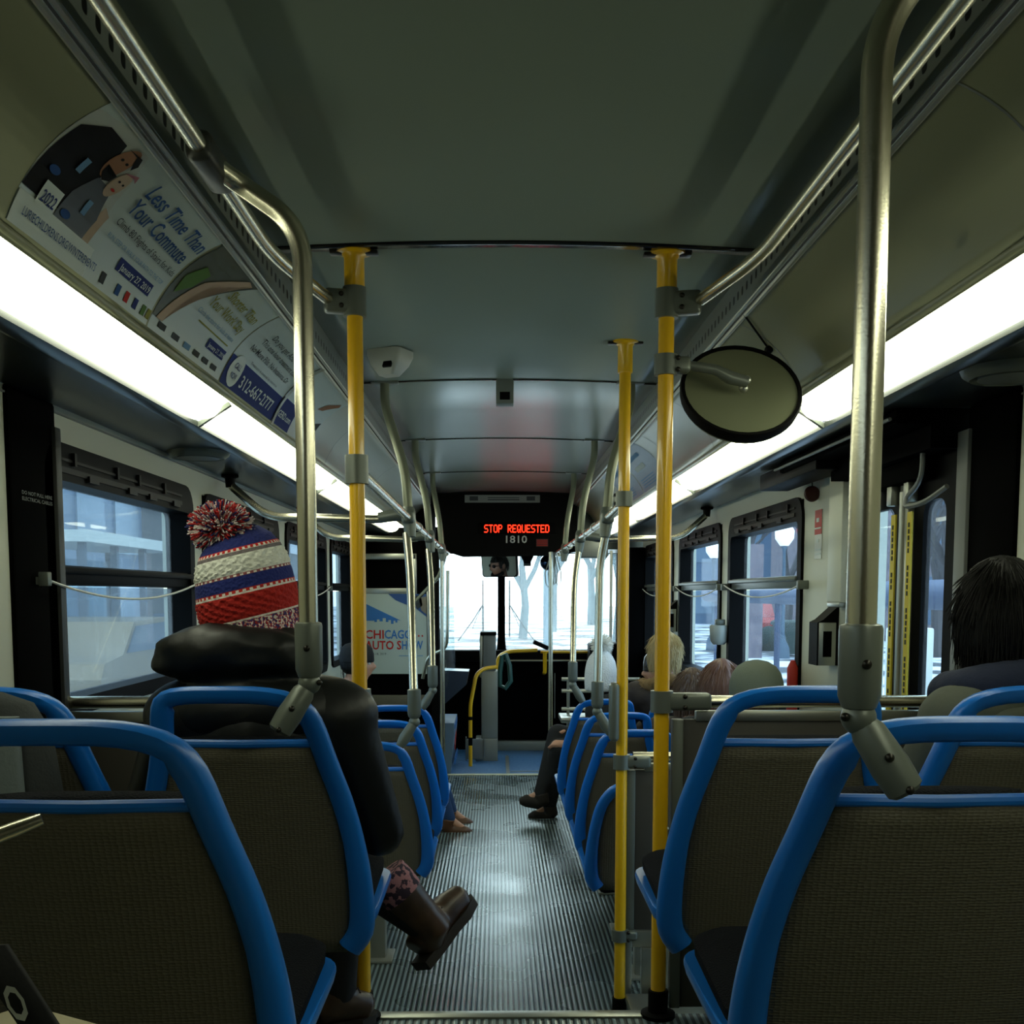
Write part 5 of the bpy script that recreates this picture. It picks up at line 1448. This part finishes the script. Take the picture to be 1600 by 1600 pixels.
# boots: one swinging over the aisle, one on the floor
def boot(P_top, P_ank, P_heel, P_toe, par, up):
    P_top, P_ank, P_heel, P_toe = map(Vector, (P_top, P_ank, P_heel, P_toe))
    mb = MB(); mb.tube([P_top, P_top.lerp(P_ank, .5), P_ank, P_heel.lerp(P_toe, .18) + up * .03], [.054, .050, .048, .046], 16)
    mb.tube([P_heel + up * .035, P_heel.lerp(P_toe, .3) + up * .045, P_heel.lerp(P_toe, .65) + up * .04, P_toe + up * .028 - (P_toe - P_heel) * .06, P_toe + up * .02], [.036, .044, .043, .036, .016], 16)
    b_ = link('boot', voxel(mb, .007, 2), M['boot'], par, 60)
    mb = MB(); d = (P_toe - P_heel).normalized()
    s_ = d.cross(up).normalized(); L_ = (P_toe - P_heel).length
    out = [(-.02, -.034), (.05, -.038), (L_ * .5, -.034), (L_ * .75, -.043), (L_, -.026), (L_ + .018, 0), (L_, .026), (L_ * .75, .043), (L_ * .5, .034), (.05, .038), (-.02, .034)]
    mb.ring_loft([[P_heel + d * a + s_ * c + up * h for a, c in out] for h in (-.012, .012)]); mb.build('sole', M['sole'], b_)
    mb = MB(); ax = (P_top - P_ank).normalized()
    mb.tube([P_top - ax * .012, P_top + ax * .02, P_top + ax * .055], [.0555, .058, .056], 16); mb.build('sock_cuff', M['sock'], b_)
    mb = MB()
    for q in (.35, .48, .6): 
        c = P_ank.lerp(P_toe, q) + up * .035; mb.tube([c - s_ * .02, c + up * .006, c + s_ * .02], .003, 6)
    mb.build('lace', M['sole'], b_)
w2 = lambda x, y, z: (x - HX, y - HY, z - (PZ + .42))
boot(w2(-.285, 2.63, .70), w2(-.205, 2.64, .60), w2(-.222, 2.63, .525), w2(-.115, 2.76, .635), o, Vector((-.55, -.1, .8)).normalized())
boot(w2(-.45, 2.695, .58), w2(-.45, 2.70, .44), w2(-.50, 2.67, PZ + .012), w2(-.37, 2.73, PZ + .012), o, Vector((0, 0, 1)))

# --- dark haired passenger on the right
o, hm = person('person with black hair in a grey coat with a navy collar by the rear door', 1.03, 2.22, R(12), PZ + .42, 1.495, 'greycoat', 'blackcloth', 'sole', floor=PZ, width=1.05,
               pose=dict(skull=(-.02, .02, .59), neck=(-.01, 0, .50), collar=(0, -.02, .44), shr=(.165, -.02, .39), shl=(-.165, -.02, .39), ell=(-.24, .07, .17), elr=(.2, .07, .17)), hs=1.0, dhead=(-.01, 0, -.02))
add_hair(o, hm, 'blackhair', length=.13, grow=1.13, n=700, rag=.006)
mb = MB()
for i in range(13):
    a = math.pi * (.95 + 1.1 * i / 12); mb.ball((.115 * math.cos(a) - .01, .02 + .10 * math.sin(a), .475 + .03 * max(0, -math.sin(a))), (.058, .05, .05), 14, 10)
link('collar', voxel(mb, .011, 3), M['navycloth'], o, 60)
mb = MB()
for i in range(13):
    a = math.pi * (.95 + 1.1 * i / 12); mb.ball((.15 * math.cos(a) - .01, .01 + .13 * math.sin(a), .40 + .02 * max(0, -math.sin(a))), (.06, .055, .045), 14, 10)
link('hood', voxel(mb, .011, 3), M['greycoat'], o, 60)

# --- passengers in the low section
o, hm = person('person in a grey green beanie seen over the modesty panel', .95, 4.12, 0, LZ + .44, 1.135, 'blackcloth', 'blackcloth', 'sole', width=.85, vox=.0085)
mb = dome(hm, [(1.12, .0), (1.2, .005), (1.22, .03), (1.2, .06), (1.08, .095), (.85, .122), (.5, .14), (.1, .147)], .084, .102); mb.build('beanie', M['beanie'], o, 60)
add_hair(o, hm, 'brownhair', length=.07, grow=1.08, n=120, seed=4)
o, hm = person('person with smooth auburn hair between the beanie and the fluffy brown hair', .965, 4.85, 0, LZ + .44, 1.10, 'blackcloth', 'blackcloth', 'sole', width=.85, vox=.0085)
add_hair(o, hm, 'auburn', length=.16, grow=1.16, rag=.004, n=320, seed=6)
o, hm = person('person with fluffy brown hair in the window row by the dispenser', .925, 5.36, 0, LZ + .44, 1.005, 'browncoat', 'blackcloth', 'sole', vox=.0085)
add_hair(o, hm, 'brownhair', length=.13, grow=1.2, rag=.02, n=480, seed=8)
o, hm = person('person in a shiny dark cap just beyond the fluffy brown hair', 1.0, 6.75, R(90), LZ + .44, 1.04, 'browncoat', 'blackcloth', 'sole', vox=.0085)
mb = dome(hm, [(1.12, .0), (1.18, .005), (1.18, .04), (1.1, .085), (.85, .118), (.45, .136), (.08, .141)]); mb.build('cap', mat('shiny_dark_cap', (44, 40, 38), .25), o, 60)
add_hair(o, hm, 'brownhair', length=.09, grow=1.08, n=120, seed=9)
o, hm = person('person with short blonde hair and a fur trimmed dark coat on the right', .91, 6.15, 0, LZ + .44, 1.19, 'browncoat', 'blackcloth', 'sole', vox=.0085)
add_hair(o, hm, 'blonde', length=.075, grow=1.2, rag=.014, n=600, seed=11)
mb = MB()
def rts(r_):
    a = r_.uniform(math.pi * .85, math.pi * 2.15); c = Vector((.135 * math.cos(a), .005 + .115 * math.sin(a), .565 - .05 * abs(math.cos(a))))
    d = Vector((r_.gauss(0, 1), r_.gauss(0, 1), r_.gauss(0, 1))).normalized(); return c + d * .02, d
for i in range(14):
    a = math.pi * (.85 + 1.3 * i / 13); mb.ball((.135 * math.cos(a), .005 + .115 * math.sin(a), .565 - .05 * abs(math.cos(a))), .040, 12, 8)
strands(mb, rts, 700, .035, .002, .3, .2, 3)
mb.build('fur_trim', M['fur'], o, 60)
# --- white pompom hat, sitting sideways with legs crossed
o, hm = person('person in a white pompom knit hat with one dark boot swung over the aisle', .66, 7.1, R(90), LZ + .37, .99, 'blackcloth', 'blackcloth', 'sole', vox=.0085, yaw=R(-55),
               pose=dict(knr=(.08, .30, .18), anr=(-.06, .42, -.20), tor=(-.06, .53, -.24), knl=(-.05, .30, .10), anl=(.03, .36, -.30), tol=(.03, .47, -.365), par=(.06, .27, .2), wrr=(.1, .22, .17)))
mb = dome(hm, [(1.14, -.10), (1.24, -.09), (1.26, -.05), (1.26, .0), (1.22, .04), (1.1, .09), (.9, .125), (.6, .155), (.25, .175), (.05, .18)], n=40)
ht = mb.build('knit_hat', M['whiteknit'], o, 60)
mb = MB(); pc = hm @ Vector((0, -.01, .205))
strands(mb, lambda r_: (pc, Vector((r_.gauss(0, 1), r_.gauss(0, 1), r_.gauss(0, 1))).normalized()), 1300, .075, .003, .1, .1, 4)
mb.build('pompom', M['whitefur'], ht, 0)
# --- black cap passenger, sitting sideways on the left, looking across the aisle
o, hm = person('person in a black cap sitting sideways on the left, face in profile, brown shoes', -.95, 6.85, R(-90), LZ + .44, 1.085, 'blackcloth', 'jeans', 'shoe', vox=.008,
               pose=dict(knl=(-.13, .45, .08), anl=(-.13, .60, -.37), tol=(-.13, .72, -.45), knr=(.13, .45, .08), anr=(.13, .60, -.37), tor=(.13, .72, -.45)))
mb = dome(hm, [(1.08, .012), (1.14, .02), (1.13, .06), (1.03, .1), (.75, .125), (.3, .138), (.05, .14)]); cp = mb.build('cap', M['blackcloth'], o, 60)
add_hair(o, hm, 'blackhair', length=.075, grow=1.07, n=40, seed=13, rag=.002)
mb = MB()
for sx in (-1, 1): mb.ball(hm @ Vector((sx * .031, .077, .008)), .011, 12, 8)
mb.build('eye', M['white'], o, 60)
mb = MB()
for sx in (-1, 1): mb.ball(hm @ Vector((sx * .031, .0855, .008)), .0045, 10, 8)
mb.build('pupil', M['inkblack'], o, 60)
# --- the driver, seen in the mirror
o, hm = person('bus driver with sunglasses and a beard, in a dark jacket, seen only in the mirror', -.78, 9.22, R(8), .40 + LZ + .32, 1.56, 'navycloth', 'blackcloth', 'sole', 'skindark', floor=.25, vox=.008, group=None, hs=.98, yaw=R(0))
mb = MB()
for sx in (-1, 1): mb.ball(hm @ Vector((sx * .032, .084, .010)), (.024, .012, .017), 14, 10)
mb.tube([hm @ Vector((-.078, .0, .012)), hm @ Vector((-.058, .08, .014)), hm @ Vector((.058, .08, .014)), hm @ Vector((.078, 0, .012))], .003, 6); mb.build('sunglasses', M['inkblack'], o, 60)
add_hair(o, hm, 'blackhair', length=.05, grow=1.05, n=80, seed=15)
mb = MB()
for i in range(17):
    a = math.pi * (i / 16); mb.ball(hm @ Vector((.064 * math.cos(a), .012 + .068 * math.sin(a), -.075 - .025 * math.sin(a))), .02, 10, 8)
mb.build('beard', M['blackhair'], o, 60)
mb = MB()
for sx in (-1, 1): mb.poly([(sx * .01, .095, .50), (sx * .06, .07, .52), (sx * .05, .10, .44), (sx * .012, .115, .42)], (0, .006, 0))
mb.build('shirt_collar', mat('pale_blue_shirt', (150, 176, 204), .8), o, 60)
seat_d = make_seat(False); seat_d.location = (-.78, 9.0, .27); tag(seat_d, 'driver seat behind the partition', 'seat')

# ------------------------------------------------------------------ bags near the camera
t = empty('backpack', (-1.00, 1.95, .86), R(3), 'grey backpack with padded straps hanging on the left window seat', 'backpack')
mb = MB(); mb.ring_loft([[(x * k_, y * k_ - .02, z) for x, y in rrect(-.17, .17, -.06, .06, .05)] for z, k_ in ((.0, .8), (.03, 1), (.2, 1.02), (.32, .92), (.375, .75), (.395, .45))]); mb.build('body', M['packdark'], t, 60)
for x in (-.02, .06, .125):
    mb = MB(); mb.ring_loft([[(x + (.10 - z) * .06 + a * (1 if x < .1 else .7), -.09 - .012 * math.sin(z * 8) + b, z) for a, b in rrect(-.032, .032, -.012, .012, .01, 3)] for z in (.0, .08, .16, .24, .31, .36)]); mb.build('strap', M['packgrey'], t, 60)
mb = MB(); mb.tube(fillet([(-.03, -.02, .385), (-.03, -.03, .42), (.05, -.03, .42), (.05, -.02, .385)], .02), .008, 8); mb.build('top_handle', M['packdark'], t)
t = empty('tote_bag', (-.425, .98, .798), R(-12), 'cream canvas bag in the bottom left corner with a black strap', 'bag')
mb = MB(); mb.ring_loft([[(x * k_, y * k_, z + .03 * (x > 0) * -1) for x, y in rrect(-.12, .13, -.05, .05, .03)] for z, k_ in ((-.2, .95), (.1, 1), (.215, .98), (.228, .9), (.232, .5))]); mb.build('body', M['cream'], t, 60)
s_ = MB(); s_.sheet([[(-.060, -.075, .33), (-.020, -.078, .335)], [(-.005, -.085, .27), (.037, -.085, .262)], [(.045, -.085, .17), (.090, -.085, .165)]])
st = s_.build('strap', M['blackcloth'], t, 60, solid=.006)
dv = Vector((.035, 0, -.065)).normalized(); nv = Vector((.065, 0, .035)).normalized()
lettering('O  T', lambda u, v: tuple(Vector((-.020, -.0895, .300)) + dv * u + nv * v), M['white'], st, .024, .085, bold=.02, sub=False)
t = empty('grab_bar', (-.50, 1.02, 1.205), 0, 'short steel bar tip poking in at the left edge of the picture', 'bar')
mb = MB(); mb.tube([(-.14, -.06, -.045), (.0, 0, .003), (.022, .01, .011)], [.0075, .0075, .006], 12); mb.build('tube', M['steel'], t)
mb = MB(); mb.tube([(-.28, -.11, -.09), (-.13, -.055, -.042)], .011, 12); mb.build('sleeve', M['bracket'], t)

# ------------------------------------------------------------------ the street outside
GZ = -.38
mb = MB(); mb.b2((-60, -20, GZ - .2), (60, 160, GZ)); struct(mb.build('ground', M['snow'], smooth=0))
def facade(name, lo, hi, m, lab, nx, nz, axis, wm, side):
    t = empty(name, (lo[0], lo[1], GZ), 0, lab, 'building')
    L = lambda p: Vector(p) - t.location
    mb = MB(); mb.b2(L(lo), L(hi)); mb.build('block', m, t, 0)
    for k_ in range(nz):
        for j in range(nx):
            z0 = lo[2] + (hi[2] - lo[2]) * (k_ + .2) / nz; z1 = lo[2] + (hi[2] - lo[2]) * (k_ + .8) / nz
            mb = MB()
            if axis == 'x':
                y0 = lo[1] + (hi[1] - lo[1]) * (j + .15) / nx; y1 = lo[1] + (hi[1] - lo[1]) * (j + .85) / nx
                mb.b2(L((side - .05, y0, z0)), L((side + .05, y1, z1)))
            else:
                x0 = lo[0] + (hi[0] - lo[0]) * (j + .15) / nx; x1 = lo[0] + (hi[0] - lo[0]) * (j + .85) / nx
                mb.b2(L((x0, side - .05, z0)), L((x1, side + .05, z1)))
            mb.build('facade_window', wm, t, 0)
    return t
wdark = mat('facade_glass_dark', (58, 82, 104), .15, .3); wpale = mat('facade_glass_pale', (116, 140, 160), .2, .2); wwarm = mat('facade_glass_warm', (176, 160, 130), .3)
facade('office_building', (-18, 14, GZ), (-11, 34, 12), M['bluebuilding'], 'blue glass office building across the street on the left', 7, 5, 'x', wpale, -11)
facade('shop_building', (-19, 36, GZ), (-10, 60, 9), M['concrete'], 'pale concrete building farther along the left side of the street', 6, 3, 'x', wdark, -10)
facade('pale_building', (9, 66, GZ), (23.5, 80, 12), M['bluebuilding'], 'blue grey building behind the bin and lamp on the right', 6, 4, 'y', wpale, 66)
facade('brick_building', (15, 42, GZ), (34, 60, 12), M['brick'], 'mauve brick building behind the trees seen through the rear door', 6, 4, 'y', wdark, 42)
# kiosk with frames across the street on the left
t = empty('bus_shelter', (-7.2, 19, GZ), 0, 'pale framed bus shelter outside the near left window', 'shelter')
for y in (0, 1.6, 3.2, 4.8):
    mb = MB(); mb.b2((-.06, y - .06, 0), (.06, y + .06, 2.7)); mb.build('post', M['irongrey'], t)
    mb = MB(); mb.b2((-1.3, y - .05, 0), (-1.2, y + .05, 2.7)); mb.build('post', M['irongrey'], t)
mb = MB(); mb.b2((-1.5, -.3, 2.7), (.2, 5.1, 2.9)); mb.build('roof', M['white'], t)
mb = MB(); mb.b2((-1.24, 0, .3), (-1.22, 4.8, 2.5)); mb.build('back_panel', M['vinyl'], t, 0)
def car(loc, rz, c, lab):
    t = empty('parked_car', loc, rz, lab, 'car')
    side = [(-2.1, .3), (-2.15, .7), (-2.0, .9), (-1.3, .98), (-.8, 1.42), (.7, 1.46), (1.4, .98), (2.05, .9), (2.15, .6), (2.1, .3)]
    mb = MB(); mb.poly([(-.85, y, z) for y, z in side], (1.7, 0, 0)); mb.build('body', mat('car_paint', c, .25, .2), t)
    mb = MB(); mb.poly([(-.87, y, z) for y, z in ((-1.15, 1.0), (-.75, 1.36), (.65, 1.39), (1.2, 1.0))], (1.74, 0, 0)); mb.build('side_window', wdark, t)
    for y in (-1.35, 1.35):
        for x in (-.8, .8):
            mb = MB(); mb.lathe((x, y, .33), [(.2, -.1), (.32, -.1), (.33, 0), (.32, .1), (.2, .1)], 20, 'X'); mb.build('wheel', M['rubber'], t)
    return t
car((-6.0, 16.2, GZ), 0, (130, 112, 84), 'tan car parked across the street on the left')
car((-6.0, 22.5, GZ), 0, (70, 88, 108), 'pale blue car parked behind the tan car')
car((10, 44, GZ), 0, (150, 60, 56), 'small red car beyond the bin on the right')
def tree(x, y, h, seed, m, lab, spread=1.0, depth=5):
    rnd = random.Random(seed)
    mb = MB()
    def grow(p, d, l, r, k_):
        q = p + d * l
        mb.tube([p, p.lerp(q, .5) + Vector((rnd.uniform(-1, 1), rnd.uniform(-1, 1), 0)) * l * .05, q], [r, r * .85, r * .7], 5 if k_ < 3 else 3)
        if k_ >= depth: return
        for _ in range(3 if k_ else 4):
            a = rnd.uniform(0, 2 * math.pi); t_ = rnd.uniform(.35, .75) * spread
            side = Vector((math.cos(a), math.sin(a), 0))
            nd = (d + side * t_ + Vector((0, 0, .1))).normalized()
            grow(p.lerp(q, rnd.uniform(.7, 1)), nd, l * rnd.uniform(.6, .8), r * .62, k_ + 1)
    grow(Vector((0, 0, 0)), Vector((rnd.uniform(-.05, .05), rnd.uniform(-.05, .05), 1)), h * .3, h * .022, 0)
    o = mb.build('bare_tree', m, None, 60)
    o.location = (x, y, GZ); return tag(o, lab, 'tree', 'bare street trees')
tree(6.6, 15.5, 7, 1, M['bark'], 'bare tree seen through the rear door glass')
tree(9.5, 25, 8, 2, M['bark'], 'bare tree behind the rear door, farther back')
tree(12.6, 31, 9, 3, M['bark'], 'bare tree outside the rear door beside the barrier, middle distance', 1.1, 6)
tree(8.6, 39, 8, 4, M['bark'], 'bare slender tree beside the green bin')
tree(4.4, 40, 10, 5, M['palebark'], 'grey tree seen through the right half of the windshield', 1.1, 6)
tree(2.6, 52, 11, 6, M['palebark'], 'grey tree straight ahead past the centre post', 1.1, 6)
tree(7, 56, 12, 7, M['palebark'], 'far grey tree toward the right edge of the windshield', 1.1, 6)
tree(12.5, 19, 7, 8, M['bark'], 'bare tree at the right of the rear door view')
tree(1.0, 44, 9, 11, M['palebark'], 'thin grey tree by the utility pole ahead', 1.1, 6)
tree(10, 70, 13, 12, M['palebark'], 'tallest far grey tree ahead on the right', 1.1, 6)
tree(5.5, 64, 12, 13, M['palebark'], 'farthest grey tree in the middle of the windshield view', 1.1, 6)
tree(16.5, 38, 9, 9, M['bark'], 'bare tree before the mauve brick building', 1.1, 6)
tree(12.8, 48, 9, 10, M['bark'], 'bare tree beyond the lamp globe on the right', 1.1, 6)
def lamp_post(x, y, h, lab, globe=True):
    t = empty('street_lamp', (x, y, GZ), 0, lab, 'street lamp')
    mb = MB(); mb.lathe((0, 0, 0), [(.22, 0), (.2, .3), (.1, .5), (.06, .7), (.045, h - .6), (.09, h - .5), (.05, h - .45)], 14); mb.build('post', M['irongrey'], t)
    if globe:
        mb = MB(); mb.lathe((0, 0, h - .45), [(.12, 0), (.26, .2), (.27, .42), (.16, .62), (.07, .7), (.02, .85)], 18); mb.build('globe', M['globe'], t)
    return t
lamp_post(8.0, 30.6, 3.6, 'street lamp with a white globe outside the right window')
lamp_post(6.9, 35, 3.4, 'slimmer street lamp outside the middle right window')
mb = MB(); mb.tube([(1.5, 34, GZ), (1.5, 34, 9)], .11, 10); thing_mesh(mb, 'utility_pole', mat('pale_pole', (64, 92, 108), .8), 'pale utility pole ahead of the windshield', 'pole', at=(1.5, 34, GZ))
t = empty('wheelie_bin', (8.6, 32, GZ), 0, 'dark green wheeled bin on the snow outside the right window', 'bin')
mb = MB(); mb.ring_loft([[(x * k_, y * k_, z) for x, y in rrect(-.45, .45, -.4, .4, .06)] for z, k_ in ((.05, .75), (.9, 1))]); mb.build('body', M['binplastic'], t)
mb = MB(); mb.ring_loft([[(x * k_, y * k_, z) for x, y in rrect(-.5, .5, -.45, .45, .06)] for z, k_ in ((.9, 1), (.98, 1), (1.04, .85))]); mb.build('lid', M['binplastic'], t)
mb = MB(); mb.ring_loft([[(x, y, z) for x, y in rrect(-.35, .35, -.35, .35, .04)] for z in (0, 3.2)]); o = thing_mesh(mb, 'brick_pillar', M['brick'], 'brown brick pillar left of the green bin', 'pillar'); o.location = (7.1, 31, GZ)
mb = MB()
for k_ in range(6): mb.ball((k_ * .5, 0, .35), (.42, .4, .45), 14, 10)
o = thing_mesh(mb, 'clipped_hedge', mat('hedge_green', (36, 50, 46), .95, bump=(14, 1, 'noise')), 'low dark hedge beyond the bin on the snow', 'hedge'); o.location = (7.6, 34.5, GZ)
mb = MB(); mb.tube([(4.6, 9, 1.42), (4.6, 24, 1.42)], .16, 12)
for y in (9.5, 14, 18, 23): mb.tube([(4.6, y, GZ), (4.6, y, 1.3)], .05, 8)
thing_mesh(mb, 'barrier_rail', mat('blue_barrier', (48, 64, 92), .6), 'thick blue barrier rail outside the rear door', 'barrier', at=(4.6, 15, GZ))
mb = MB(); mb.b2((-.3, -.2, 0), (.3, .2, 1.3), .03); o = thing_mesh(mb, 'news_box', M['white'], 'pale street box seen through the rear door glass', 'box'); o.location = (6.2, 16.4, GZ)
